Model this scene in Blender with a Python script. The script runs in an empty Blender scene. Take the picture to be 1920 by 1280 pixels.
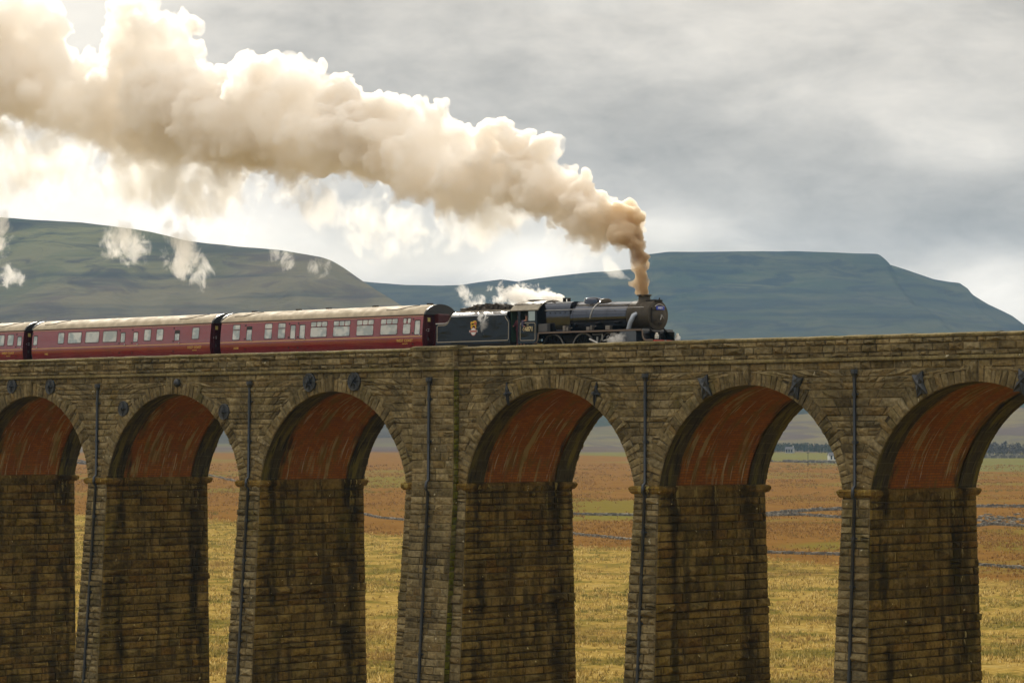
import bpy, math, random, bmesh
import numpy as np
from mathutils import Vector, Matrix, noise as mnoise
R_ = math.radians
sc = bpy.context.scene
COL = sc.collection

# ------------------------------------------------------------------ helpers
class MB:
    """collects verts / faces, then links them as ONE mesh object"""
    def __init__(s): s.v=[]; s.f=[]; s.m=[]; s.uv={}
    def add(s, vs, fs, mi=0):
        o=len(s.v); s.v.extend(vs)
        for f in fs: s.f.append(tuple(i+o for i in f)); s.m.append(mi)
        return o
    def box(s,x0,x1,y0,y1,z0,z1,mi=0):
        vs=[(x,y,z) for z in(z0,z1) for y in(y0,y1) for x in(x0,x1)]
        s.add(vs,[(0,2,3,1),(4,5,7,6),(0,1,5,4),(2,6,7,3),(0,4,6,2),(1,3,7,5)],mi)
    def bbox(s,x0,x1,y0,y1,z0,z1,b=.02,mi=0):
        """box with chamfered edges"""
        vs=[]; idx={}
        for i,sx in((0,x0),(1,x1)):
            for j,sy in((0,y0),(1,y1)):
                for k,sz in((0,z0),(1,z1)):
                    dx=b if i==0 else -b; dy=b if j==0 else -b; dz=b if k==0 else -b
                    idx[i,j,k,'x']=len(vs); vs.append((sx,sy+dy,sz+dz))
                    idx[i,j,k,'y']=len(vs); vs.append((sx+dx,sy,sz+dz))
                    idx[i,j,k,'z']=len(vs); vs.append((sx+dx,sy+dy,sz))
        fs=[]
        for i in(0,1):
            fs.append([idx[i,j,k,'x'] for j,k in((0,0),(1,0),(1,1),(0,1))])
            fs.append([idx[j,i,k,'y'] for j,k in((0,0),(1,0),(1,1),(0,1))])
            fs.append([idx[j,k,i,'z'] for j,k in((0,0),(1,0),(1,1),(0,1))])
            for k in(0,1):
                fs.append([idx[i,k,0,'x'],idx[i,k,0,'y'],idx[i,k,1,'y'],idx[i,k,1,'x']])
                fs.append([idx[i,0,k,'x'],idx[i,0,k,'z'],idx[i,1,k,'z'],idx[i,1,k,'x']])
                fs.append([idx[0,i,k,'y'],idx[0,i,k,'z'],idx[1,i,k,'z'],idx[1,i,k,'y']])
                for j in(0,1): fs.append([idx[i,j,k,a] for a in'xyz'])
        s.add(vs,fs,mi)
    def tube(s,pts,r,n=8,mi=0,caps=True):
        pts=[Vector(p) for p in pts]; rs=r if isinstance(r,(list,tuple)) else [r]*len(pts)
        rings=[]; vs=[]; fs=[]
        up=None
        for i,p in enumerate(pts):
            d=(pts[min(i+1,len(pts)-1)]-pts[max(i-1,0)]).normalized()
            if up is None:
                up=Vector((0,0,1)) if abs(d.z)<.9 else Vector((1,0,0))
            a=d.cross(up).normalized(); b=a.cross(d).normalized(); up=b
            for k in range(n):
                t=2*math.pi*k/n
                vs.append(tuple(p+a*(rs[i]*math.cos(t))+b*(rs[i]*math.sin(t))))
        for i in range(len(pts)-1):
            for k in range(n):
                fs.append((i*n+k,i*n+(k+1)%n,(i+1)*n+(k+1)%n,(i+1)*n+k))
        if caps:
            fs.append(tuple(range(n-1,-1,-1))); fs.append(tuple((len(pts)-1)*n+k for k in range(n)))
        s.add(vs,fs,mi)
    def prism(s,poly,axis,a0,a1,mi=0):
        """polygon (p,q) extruded along an axis: 'x' -> (y,z), 'y' -> (x,z), 'z' -> (x,y)"""
        n=len(poly)
        def P(p,q,a): return {'x':(a,p,q),'y':(p,a,q),'z':(p,q,a)}[axis]
        vs=[P(p,q,a0) for p,q in poly]+[P(p,q,a1) for p,q in poly]
        fs=[tuple(range(n)),tuple(range(2*n-1,n-1,-1))]+[(i,(i+1)%n,n+(i+1)%n,n+i) for i in range(n)]
        s.add(vs,fs,mi)
    def lathe(s,prof,origin,axis='z',n=24,mi=0):
        """prof = list of (r, a) along the axis"""
        ox,oy,oz=origin; vs=[]
        for r,a in prof:
            for k in range(n):
                t=2*math.pi*k/n; c,q=r*math.cos(t),r*math.sin(t)
                vs.append({'z':(ox+c,oy+q,oz+a),'x':(ox+a,oy+c,oz+q),'y':(ox+c,oy+a,oz+q)}[axis])
        fs=[(i*n+k,i*n+(k+1)%n,(i+1)*n+(k+1)%n,(i+1)*n+k) for i in range(len(prof)-1) for k in range(n)]
        fs.append(tuple(range(n))); fs.append(tuple((len(prof)-1)*n+k for k in range(n)))
        s.add(vs,fs,mi)
    def build(s,name,mats,parent=None,smooth=None,loc=None):
        me=bpy.data.meshes.new(name); me.from_pydata(s.v,[],s.f)
        if not isinstance(mats,(list,tuple)): mats=[mats]
        for m in mats: me.materials.append(m)
        if len(mats)>1: me.polygons.foreach_set('material_index',s.m)
        bm=bmesh.new(); bm.from_mesh(me); bmesh.ops.recalc_face_normals(bm,faces=bm.faces); bm.to_mesh(me); bm.free()
        if s.uv:
            uvl=me.uv_layers.new(name='UVMap')
            for lp in me.loops: uvl.data[lp.index].uv=s.uv.get(lp.vertex_index,(0,0))
        me.update()
        if smooth is not None:
            me.polygons.foreach_set('use_smooth',[True]*len(me.polygons))
            if smooth<180: me.set_sharp_from_angle(angle=R_(smooth))
        o=bpy.data.objects.new(name,me); COL.objects.link(o)
        if parent: o.parent=parent
        return o

def tag(o,label=None,cat=None,group=None,kind=None):
    if label: o['label']=label
    if cat: o['category']=cat
    if group: o['group']=group
    if kind: o['kind']=kind
    return o
def empty(name,label=None,cat=None,group=None,kind=None):
    o=bpy.data.objects.new(name,None); COL.objects.link(o); return tag(o,label,cat,group,kind)

# ------------------------------------------------------------------ materials
def lin(*c):
    return tuple(((x/255)/12.92 if x<=10 else ((x/255+.055)/1.055)**2.4) for x in c)+(1,)
class NT:
    def __init__(s,name,world=False):
        if world: s.m=bpy.data.worlds.new(name)
        else: s.m=bpy.data.materials.new(name)
        s.m.use_nodes=True; s.t=s.m.node_tree; s.t.nodes.clear()
        s.out=s.t.nodes.new('ShaderNodeOutputWorld' if world else 'ShaderNodeOutputMaterial')
    def n(s,typ,ins=None,out=0,**pr):
        x=s.t.nodes.new('ShaderNode'+typ)
        for k,v in pr.items(): setattr(x,k,v)
        for k,v in (ins or {}).items():
            if isinstance(v,bpy.types.NodeSocket): s.t.links.new(v,x.inputs[k])
            else: x.inputs[k].default_value=v
        return x.outputs[out] if out is not None else x
    def math(s,op,a,b=0.,c=0.,clamp=False):
        return s.n('Math',{0:a,1:b,2:c},operation=op,use_clamp=clamp)
    def vmath(s,op,a,b=(0,0,0),out=0): return s.n('VectorMath',{0:a,1:b},out=out,operation=op)
    def mapr(s,v,a,b,c=0.,d=1.,smooth=False):
        return s.n('MapRange',{0:v,1:a,2:b,3:c,4:d},interpolation_type='SMOOTHSTEP' if smooth else 'LINEAR')
    def mix(s,f,a,b,bt='MIX'):
        x=s.n('Mix',None,out=None,data_type='RGBA',blend_type=bt)
        for k,v in((0,f),(6,a),(7,b)):
            if isinstance(v,bpy.types.NodeSocket): s.t.links.new(v,x.inputs[k])
            else: x.inputs[k].default_value=v
        return x.outputs[2]
    def noise(s,vec,scale,detail=4.,rough=.55,dist=0.,out=0):
        return s.n('TexNoise',{'Vector':vec,'Scale':scale,'Detail':detail,'Roughness':rough,'Distortion':dist},out=out)
    def ramp(s,f,stops,interp='LINEAR'):
        x=s.n('ValToRGB',{0:f},out=None); cr=x.color_ramp; cr.interpolation=interp
        while len(cr.elements)<len(stops): cr.elements.new(.5)
        for e,(p,c) in zip(cr.elements,stops): e.position=p; e.color=c
        return x.outputs[0]
    def pos(s): return s.n('NewGeometry',out=0)
    def scale(s,v,x,y,z): return s.vmath('MULTIPLY',v,(x,y,z))
    def bump(s,h,strength=.3,dist=.05): return s.n('Bump',{'Strength':strength,'Distance':dist,'Height':h})
    def princ(s,col,rough=.8,bump=None,metal=0.,spec=.5,coat=0.,**kw):
        ins={'Base Color':col,'Roughness':rough,'Metallic':metal,'Specular IOR Level':spec,'Coat Weight':coat}
        ins.update(kw)
        if bump is not None: ins['Normal']=bump
        b=s.n('BsdfPrincipled',ins); s.t.links.new(b,s.out.inputs['Surface']); return s.m
def G(v): return (v,v,v,1)

def stone_mat(name,tones,moss=.35,dark=.45,streak=False,tint=None):
    tint=tint or ((1.15,1.03,.55,1) if streak else (1.03,.99,.81,1))
    t=NT(name); p=t.pos()
    rnd=t.n('NewGeometry',out='Random Per Island')
    base=t.ramp(rnd,[(i/(len(tones)-1),c) for i,c in enumerate(tones)])
    mean=tuple(sum(x[i] for x in tones)/len(tones) for i in range(3))+(1,); base=t.mix(.22,base,mean)
    fine=t.noise(p,5.,5.,.65); med=t.noise(p,.9,4.,.6); big=t.noise(p,.22,3.,.5)
    c=t.mix(t.mapr(fine,.32,.62,1.,.0),base,t.mix(1.,base,G(.40),'MULTIPLY'))
    c=t.mix(t.mapr(med,.48,.66,0.,.35),c,(.30,.25,.165,1))
    # soot and damp staining with a shape of its own
    q=t.scale(p,1.3,1.3,.16) if streak else t.scale(p,.6,.6,.3)
    st=t.noise(q,1.,4.,.6)
    c=t.mix(t.mapr(st,.50,.63,0.,dark),c,(.022,.019,.014,1))
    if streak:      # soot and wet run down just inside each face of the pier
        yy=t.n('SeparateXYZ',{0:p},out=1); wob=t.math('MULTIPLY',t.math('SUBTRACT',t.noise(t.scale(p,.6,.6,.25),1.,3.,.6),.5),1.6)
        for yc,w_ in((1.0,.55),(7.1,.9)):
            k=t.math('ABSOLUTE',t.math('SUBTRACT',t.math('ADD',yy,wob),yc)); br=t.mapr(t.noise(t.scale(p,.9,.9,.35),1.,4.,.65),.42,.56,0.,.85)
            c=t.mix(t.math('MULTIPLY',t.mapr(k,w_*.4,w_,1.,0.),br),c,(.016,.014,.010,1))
    ms=t.noise(t.scale(p,1.,1.,.5),.55,5.,.62)
    c=t.mix(t.mapr(ms,.56,.68,0.,moss),c,(.085,.078,.018,1))
    # pale lime runs / lichen specks
    li=t.noise(p,2.6,2.,.5)
    c=t.mix(t.mapr(li,.735,.76,0.,.7),c,(.5,.48,.42,1))
    if streak:      # lime wept down from the arch springing
        s4=t.noise(t.scale(p,2.6,2.6,.35),1.,4.,.6,.2); zz=t.n('SeparateXYZ',{0:p},out=2)
        c=t.mix(t.math('MULTIPLY',t.mapr(s4,.60,.66,0.,.75),t.mapr(zz,-5.2,-2.9)),c,(.30,.265,.15,1))
        c=t.mix(t.math('MULTIPLY',t.mapr(t.noise(t.scale(p,3.,3.,.5),1.,3.),.70,.73,0.,.6),1.),c,(.34,.31,.22,1))
    c=t.mix(1.,c,tint,'MULTIPLY')
    return t.princ(c,.93,t.bump(t.math('ADD',fine,t.math('MULTIPLY',t.noise(p,1.9,3.,.5),.8)),1.,.10),spec=.05)
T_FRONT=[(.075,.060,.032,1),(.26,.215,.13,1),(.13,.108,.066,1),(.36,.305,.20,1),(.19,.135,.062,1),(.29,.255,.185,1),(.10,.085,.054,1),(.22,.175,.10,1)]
T_SIDE=[(.055,.042,.018,1),(.17,.128,.056,1),(.10,.076,.032,1),(.23,.175,.08,1),(.15,.09,.028,1),(.085,.07,.036,1),(.13,.105,.055,1)]  # darker, browner tones for the pier sides and imposts
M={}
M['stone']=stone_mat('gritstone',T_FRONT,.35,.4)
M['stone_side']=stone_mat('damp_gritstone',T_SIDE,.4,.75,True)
M['stone_coping']=stone_mat('coping_stone',[(.16,.135,.075,1),(.22,.185,.10,1),(.19,.16,.09,1)],.6,.4)
M['stone_mossy']=stone_mat('mossy_gritstone',[(.12,.13,.014,1),(.17,.175,.02,1),(.09,.075,.02,1)],.9,.2,True,(1,1,.8,1))
def mortar():
    t=NT('lime_mortar'); p=t.pos(); f=t.noise(p,3.,4.)
    c=t.mix(t.mapr(t.noise(p,.5,3.),.4,.65),(.045,.036,.02,1),(.30,.24,.13,1))
    return t.princ(c,.95,t.bump(f,.4,.03),spec=.15)
M['mortar']=mortar()
def mortar_d():
    t=NT('damp_mortar'); p=t.pos(); f=t.noise(p,3.,4.)  # darker mortar for the pier sides
    c=t.mix(t.mapr(t.noise(p,.45,3.),.42,.66),(.025,.019,.008,1),(.15,.115,.05,1))
    return t.princ(c,.95,t.bump(f,.4,.03),spec=.15)
M['mortar_side']=mortar_d()
def vault_brick():
    t=NT('vault_brick'); uv=t.n('UVMap',out=0)
    br=t.n('TexBrick',{'Vector':uv,'Color1':(.33,.118,.012,1),'Color2':(.21,.068,.008,1),'Mortar':(.13,.055,.018,1),'Scale':1.,'Mortar Size':.02,'Mortar Smooth':.3,'Bias':-.1,'Brick Width':.46,'Row Height':.15},out=0)
    big=t.noise(uv,.5,4.,.6); c=t.mix(t.mapr(big,.35,.7,0.,.55),br,(.16,.05,.01,1))
    # lime runs follow the curve down to the springing
    s1=t.noise(t.scale(uv,2.6,.22,1),1.,5.,.62,.25)
    grow=t.mapr(t.n('SeparateXYZ',{0:uv},out=1),3.,8.,0.,.05)
    c=t.mix(t.math('MULTIPLY',t.mapr(t.math('ADD',s1,grow),.59,.63,0.,.8),t.mapr(t.noise(uv,.42,4.,.6),.42,.56,.1,1.)),c,(.29,.25,.11,1))
    s2=t.noise(t.scale(uv,1.1,.3,1),1.3,5.,.65)
    c=t.mix(t.mapr(s2,.53,.63,0.,.65),c,(.125,.095,.014,1))
    s3=t.math('ADD',t.noise(t.scale(uv,5.5,.28,1),1.,3.,.6,.2),t.math('MULTIPLY',t.math('SUBTRACT',t.noise(uv,.45,3.),.5),.34))
    c=t.mix(t.mapr(s3,.645,.675,0.,.75),c,(.42,.38,.24,1))
    yy=t.n('SeparateXYZ',{0:t.pos()},out=1)       # damp creeping in from both faces of the vault
    wv=t.math('MULTIPLY',t.math('SUBTRACT',t.noise(t.scale(uv,1.6,.5,1),1.3,5.,.65),.5),3.4)
    ed=t.math('MINIMUM',t.math('SUBTRACT',yy,1.35),t.math('SUBTRACT',7.25,yy))
    k=t.mapr(t.math('ADD',ed,wv),-.15,.55,.93,0.)
    dm=t.mix(t.mapr(t.noise(t.scale(uv,3.,.35,1),1.3,4.,.6,.3),.45,.6),(.02,.016,.007,1),(.12,.10,.02,1))
    c=t.mix(k,c,dm)
    return t.princ(c,.9,t.bump(t.noise(uv,6.,3.),.5,.03),spec=.2)
M['vault']=vault_brick()
def ring_soffit():
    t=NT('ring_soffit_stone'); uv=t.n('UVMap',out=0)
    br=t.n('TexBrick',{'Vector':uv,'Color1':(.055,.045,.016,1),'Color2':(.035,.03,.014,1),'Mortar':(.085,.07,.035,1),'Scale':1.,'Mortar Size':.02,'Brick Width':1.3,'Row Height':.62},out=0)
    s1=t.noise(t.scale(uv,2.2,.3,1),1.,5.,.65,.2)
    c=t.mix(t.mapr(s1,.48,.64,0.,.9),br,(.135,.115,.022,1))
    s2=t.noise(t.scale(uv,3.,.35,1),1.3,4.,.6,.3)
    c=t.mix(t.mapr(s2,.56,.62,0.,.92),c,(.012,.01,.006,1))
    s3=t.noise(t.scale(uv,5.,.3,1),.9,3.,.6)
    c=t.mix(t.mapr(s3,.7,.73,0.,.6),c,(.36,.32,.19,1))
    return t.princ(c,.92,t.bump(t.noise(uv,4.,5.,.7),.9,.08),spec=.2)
M['ring_soffit']=ring_soffit()
def simple(name,col,rough=.5,metal=0.,spec=.5,coat=0.,var=.0,scale=3.,col2=None,bump=0.):
    t=NT(name); p=t.n('TexCoord',out='Object'); c=col if len(col)==4 else tuple(col)+(1,)
    nz=t.noise(p,scale,4.,.6)
    cc=t.mix(t.mapr(nz,.4,.65,0.,var if var else .15),c,tuple(col2)+(1,) if col2 else tuple(x*.7 for x in c[:3])+(1,))
    rr=t.mapr(nz,.3,.7,max(0.02,rough*.85),min(1,rough*1.2))
    return t.princ(cc,rr,t.bump(nz,bump,.02) if bump else None,metal,spec,coat)
M['iron']=simple('black_iron',(.012,.016,.022),.45,.0,.6)
M['pipe']=simple('pipe_paint',(.010,.016,.026),.32,.0,.7)
M['lichen']=simple('lime',(.5,.48,.4),.9)
# train paints
M['black']=simple('gloss_black',(.008,.008,.010),.22,.0,.5,.0)
def gloss(name,col,rough,metal,wave):
    t=NT(name); p=t.n('TexCoord',out='Object'); n1=t.noise(t.scale(p,.5,1.,1.2),1.1,2.,.4); n2=t.noise(p,2.2,4.,.6)
    c=t.mix(t.mapr(n2,.45,.7,0.,.35),col+(1,),tuple(x*.6 for x in col)+(1,))
    return t.princ(c,t.mapr(n2,.3,.7,rough*.7,rough*1.5),t.bump(n1,wave,.06),metal,.6)
M['boiler']=gloss('boiler_black',(.09,.10,.125),.10,.95,.07)
M['sheet']=gloss('skylit_sheet',(.30,.31,.33),.24,.8,.1)  # tender black paled; the sky's bright reflection is put into the colour
M['tenderp']=gloss('tender_black',(.018,.024,.030),.11,.65,.7)
M['smokebox']=simple('smokebox_matt',(.050,.040,.026),.62,.0,.4,var=.5,col2=(.028,.022,.016))
M['dark']=simple('frame_grime',(.010,.009,.008),.7,.0,.3,var=.5,col2=(.03,.022,.015))
M['steel']=simple('bright_steel',(.42,.41,.39),.3,.85,.5)
M['motion']=simple('oily_steel',(.22,.20,.18),.4,.7,.5)
M['cablight']=simple('cab_roof',(.33,.30,.24),.42,.0,.5,var=.4,col2=(.09,.08,.06))
M['edge']=simple('footplate_edge',(.16,.11,.075),.5)
M['lining']=simple('cream_lining',(.42,.36,.27),.5)
M['maroon']=simple('maroon_paint',(.235,.016,.02),.16,.0,.7,.8,var=.35,scale=.9,col2=(.10,.009,.016))
M['maroon_end']=simple('maroon_end',(.06,.006,.010),.5,.0,.4,var=.4,col2=(.02,.006,.008))
M['croof']=simple('carriage_roof',(.52,.45,.34),.8,.0,.25,var=.55,scale=1.6,col2=(.27,.23,.17))
M['domeend']=simple('roof_end',(.020,.022,.026),.4)
M['gold']=simple('gold_lettering',(.62,.36,.07),.45)
M['white']=simple('white_lettering',(.72,.72,.7),.5)
M['cream']=simple('numeral_cream',(.72,.58,.30),.5)
M['yellow']=simple('yellow_label',(.62,.52,.16),.5)
M['orange']=simple('waist_line',(.62,.33,.14),.5)
M['alu']=simple('window_frame',(.10,.035,.035),.4)
M['rubber']=simple('window_seal',(.02,.016,.015),.6)
M['blue']=simple('blue_plate',(.03,.06,.42),.4)
M['red']=simple('buffer_red',(.42,.02,.015),.4)
M['coal']=simple('coal',(.022,.018,.014),.6,.0,.5,var=.7,scale=4.,col2=(.07,.045,.025),bump=.6)
M['lampw']=simple('lamp_white',(.62,.58,.5),.5)
M['greenp']=simple('green_sheet',(.02,.055,.035),.6)
M['skin']=simple('skin',(.42,.20,.14),.6)
M['cloth']=simple('overalls',(.045,.04,.075),.85)
M['cloth2']=simple('jacket',(.10,.025,.04),.85)
M['cap']=simple('cap',(.015,.015,.018),.8)
M['rust']=simple('rail_steel',(.12,.07,.045),.5,.3)
M['sleeper']=simple('sleeper',(.22,.21,.19),.9)
M['pipe_bright']=simple('steam_pipe_paint',(.30,.34,.40),.22,.3,.7)
M['cyl']=simple('cylinder_cladding',(.035,.042,.055),.2,.0,.7,.4)
M['greybox']=simple('grey_box',(.085,.085,.085),.5)
M['cabglass']=simple('cab_glass',(.30,.38,.38),.08,.0,.9,1.)
M['crestgold']=simple('crest_gold',(.68,.40,.03),.5)
M['crestred']=simple('crest_red',(.42,.10,.07),.5)
M['gut']=simple('gutter_paint',(.20,.16,.11),.6)
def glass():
    t=NT('pale_opaque_glass'); p=t.n('TexCoord',out='Object')  # opaque pane; reflected and see-through brightness is painted as a pale tone
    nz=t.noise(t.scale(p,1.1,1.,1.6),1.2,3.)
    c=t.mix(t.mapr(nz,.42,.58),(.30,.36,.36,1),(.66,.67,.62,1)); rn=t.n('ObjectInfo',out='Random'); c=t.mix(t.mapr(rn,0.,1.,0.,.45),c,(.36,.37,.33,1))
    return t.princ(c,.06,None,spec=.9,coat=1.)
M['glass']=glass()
def ballast():
    t=NT('ballast'); p=t.pos(); v=t.n('TexVoronoi',{'Vector':p,'Scale':14.},out=1)
    return t.princ(t.mix(.7,(.16,.14,.12,1),v,'MULTIPLY'),.95,spec=.1)
M['ballast']=ballast()

# ------------------------------------------------------------------ camera (105 mm, shifted like a cropped frame)
TH=R_(42); FPX=5537.47; PIT=R_(4.5); PXC,PYC=1300.,382.2; DCAM=116.2
cam=bpy.data.cameras.new('camera'); co=bpy.data.objects.new('camera',cam); COL.objects.link(co); sc.camera=co
co.location=(0,-DCAM,0); co.rotation_euler=(math.pi/2+PIT,0,TH)
cam.sensor_width=36; cam.lens=FPX/1920*36; cam.clip_start=.5; cam.clip_end=40000
cam.shift_x=(960-PXC)/1920; cam.shift_y=-(640-PYC)/1920
CR=np.array([math.cos(TH),math.sin(TH),0]); _v=np.array([-math.sin(TH),math.cos(TH),0]); _u=np.array([0,0,1.])
CF=_v*math.cos(PIT)+_u*math.sin(PIT); CU=-_v*math.sin(PIT)+_u*math.cos(PIT); CO=np.array([0,-DCAM,0.])
def ray(x,y): return CF+CR*(x-PXC)/FPX-CU*(y-PYC)/FPX
# moor axes: U across the view, V away from the viewer
AZ=TH+math.atan((PXC-960)/FPX)
VU=np.array([math.cos(AZ),math.sin(AZ)]); VV=np.array([-math.sin(AZ),math.cos(AZ)])
GP=[(-400,-1.),(0,-1.9),(60,-13),(110,-26.5),(170,-24.5),(250,-21.6),(458,-20.3),(651,-18.6),(1000,-16.6),(1490,-14.3),(2050,-10.5),(3000,-4),(9000,-4)]
def ground_z(u,v):
    z=float(np.interp(v,[a for a,b in GP],[b for a,b in GP]))
    k=min(1.,max(0.,(v-150)/200))*min(1.,max(0.,(2600-v)/900))
    z+=k*(.9*mnoise.noise(Vector((u/75,v/75,3.3)))+.35*mnoise.noise(Vector((u/22,v/22,7.1))))
    return z
def uv2w(u,v): return (CO[0]+VU[0]*u+VV[0]*v, CO[1]+VU[1]*u+VV[1]*v)
def on_ground(px,py):
    """where the sight line through a picture point meets the moor"""
    d=ray(px,py); dv=d[0]*VV[0]+d[1]*VV[1]; du=d[0]*VU[0]+d[1]*VU[1]
    v=150.
    while v<4000:
        u=du/dv*v; z=d[2]/dv*v
        if z<=ground_z(u,v): break
        v*=1.004
    x,y=uv2w(u,v); return (x,y,ground_z(u,v)),u,v
def at_dist(px,py,v):
    d=ray(px,py); dv=d[0]*VV[0]+d[1]*VV[1]; du=d[0]*VU[0]+d[1]*VU[1]
    return du/dv*v, v, d[2]/dv*v
def onY(px,py,Y):
    d=ray(px,py); t=(Y-CO[1])/d[1]; return CO+d*t

exec_order=[]
# ================================================================== VIADUCT
W=8.7; ZS=-2.76; ZC=2.66; ZT=3.78; ZB=-28.5
rng=random.Random(7)
PIERS=[(-202.0,1.85),(-186.4,1.85),(-170.75,1.9),(-156.19,1.95),(-140.95,1.9),(None,0),(-107.98,1.75),(-93.6,1.75),(-78.65,1.8),(-63.6,1.8),(-48.8,1.8)]
PX=[(m-t/2,m+t/2) if m is not None else (-126.91,-121.93) for m,t in PIERS]
PIL=(-126.0,-122.55)          # pilaster on the wide pier
ARCH=[]
for (a0,a1),(b0,b1) in zip(PX[:-1],PX[1:]):
    c=(b0-a1)/2; h=ZC-ZS; R=(c*c+h*h)/(2*h); ARCH.append(((a1+b0)/2,c,R,ZC-R))
def WB(x): return float(np.interp(x,[-156.2,-124.4,-108.,-93.6],[8.12,8.55,8.68,8.8]))
viaduct=empty('stone_viaduct','long weathered gritstone railway viaduct with brick lined arches under the steam train','viaduct')

def stone(mb,c,P,d,rg,mi=0,inset=.035):
    """one rock faced stone standing proud of the wall plane; c = 4 corners (u,v)"""
    cu=sum(p[0] for p in c)/4; cv=sum(p[1] for p in c)/4
    wu=max(abs(p[0]-cu) for p in c)+1e-6; wv=max(abs(p[1]-cv) for p in c)+1e-6
    fu=1-min(.4,inset/wu); fv=1-min(.4,inset/wv)
    vs=[P(u,v,-.01) for u,v in c]
    for u,v in c:
        vs.append(P(cu+(u-cu)*fu+rg.uniform(-.012,.012),cv+(v-cv)*fv+rg.uniform(-.012,.012),d*rg.uniform(.55,1.25)))
    vs.append(P(cu+rg.uniform(-.3,.3)*wu,cv+rg.uniform(-.3,.3)*wv,d*rg.uniform(.7,2.5)))
    mb.add(vs,[(0,1,5,4),(1,2,6,5),(2,3,7,6),(3,0,4,7),(4,5,8),(5,6,8),(6,7,8),(7,4,8)],mi)
def masonry(mb,P,z0,z1,spanf,rg,hr=(.27,.48),lr=(.45,1.15),d=.055,mi=0,g=.012,special=None):
    z=z1
    while z>z0+.05:
        h=rg.uniform(*hr)
        if z-h<z0+.16: h=z-z0
        zb,zt=z-h+g,z-g
        dd=d; k=1.
        if special and special[0]<z<special[1]: dd=special[2]
        for ub0,ub1,ut0,ut1 in spanf(zb,zt):
            L=max(ub1-ub0,ut1-ut0)
            if L<.12: continue
            cuts=[0.]
            while cuts[-1]<L:
                cuts.append(cuts[-1]+rg.uniform(*lr)*(.75+h))
            if len(cuts)>2 and L-cuts[-2]<.3: cuts.pop(-2)
            cuts=[min(1.,c/L) for c in cuts]; cuts[-1]=1.
            for a,b in zip(cuts[:-1],cuts[1:]):
                if (b-a)*L<.06: continue
                ga=g/L
                f=lambda s0,s1,t:s0+(s1-s0)*t
                q=dd*(rg.uniform(.6,1.3) if special is None or dd==d else rg.choice((.25,1.,1.2)))
                if h>.36 and rg.random()<.12 and (b-a)*L<.8:   # two thin stones in one course
                    zm=zb+(zt-zb)*rg.uniform(.4,.6)
                    def ed(zz,t): 
                        k=(zz-zb)/(zt-zb); return f(f(ub0,ub1,t),f(ut0,ut1,t),k)
                    for l,hh in((zb,zm-g),(zm+g,zt)):
                        stone(mb,[(ed(l,a+ga),l),(ed(l,b-ga),l),(ed(hh,b-ga),hh),(ed(hh,a+ga),hh)],P,q,rg,mi)
                else:
                    stone(mb,[(f(ub0,ub1,a+ga),zb),(f(ub0,ub1,b-ga),zb),(f(ut0,ut1,b-ga),zt),(f(ut0,ut1,a+ga),zt)],P,q,rg,mi)
        z-=h

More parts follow.
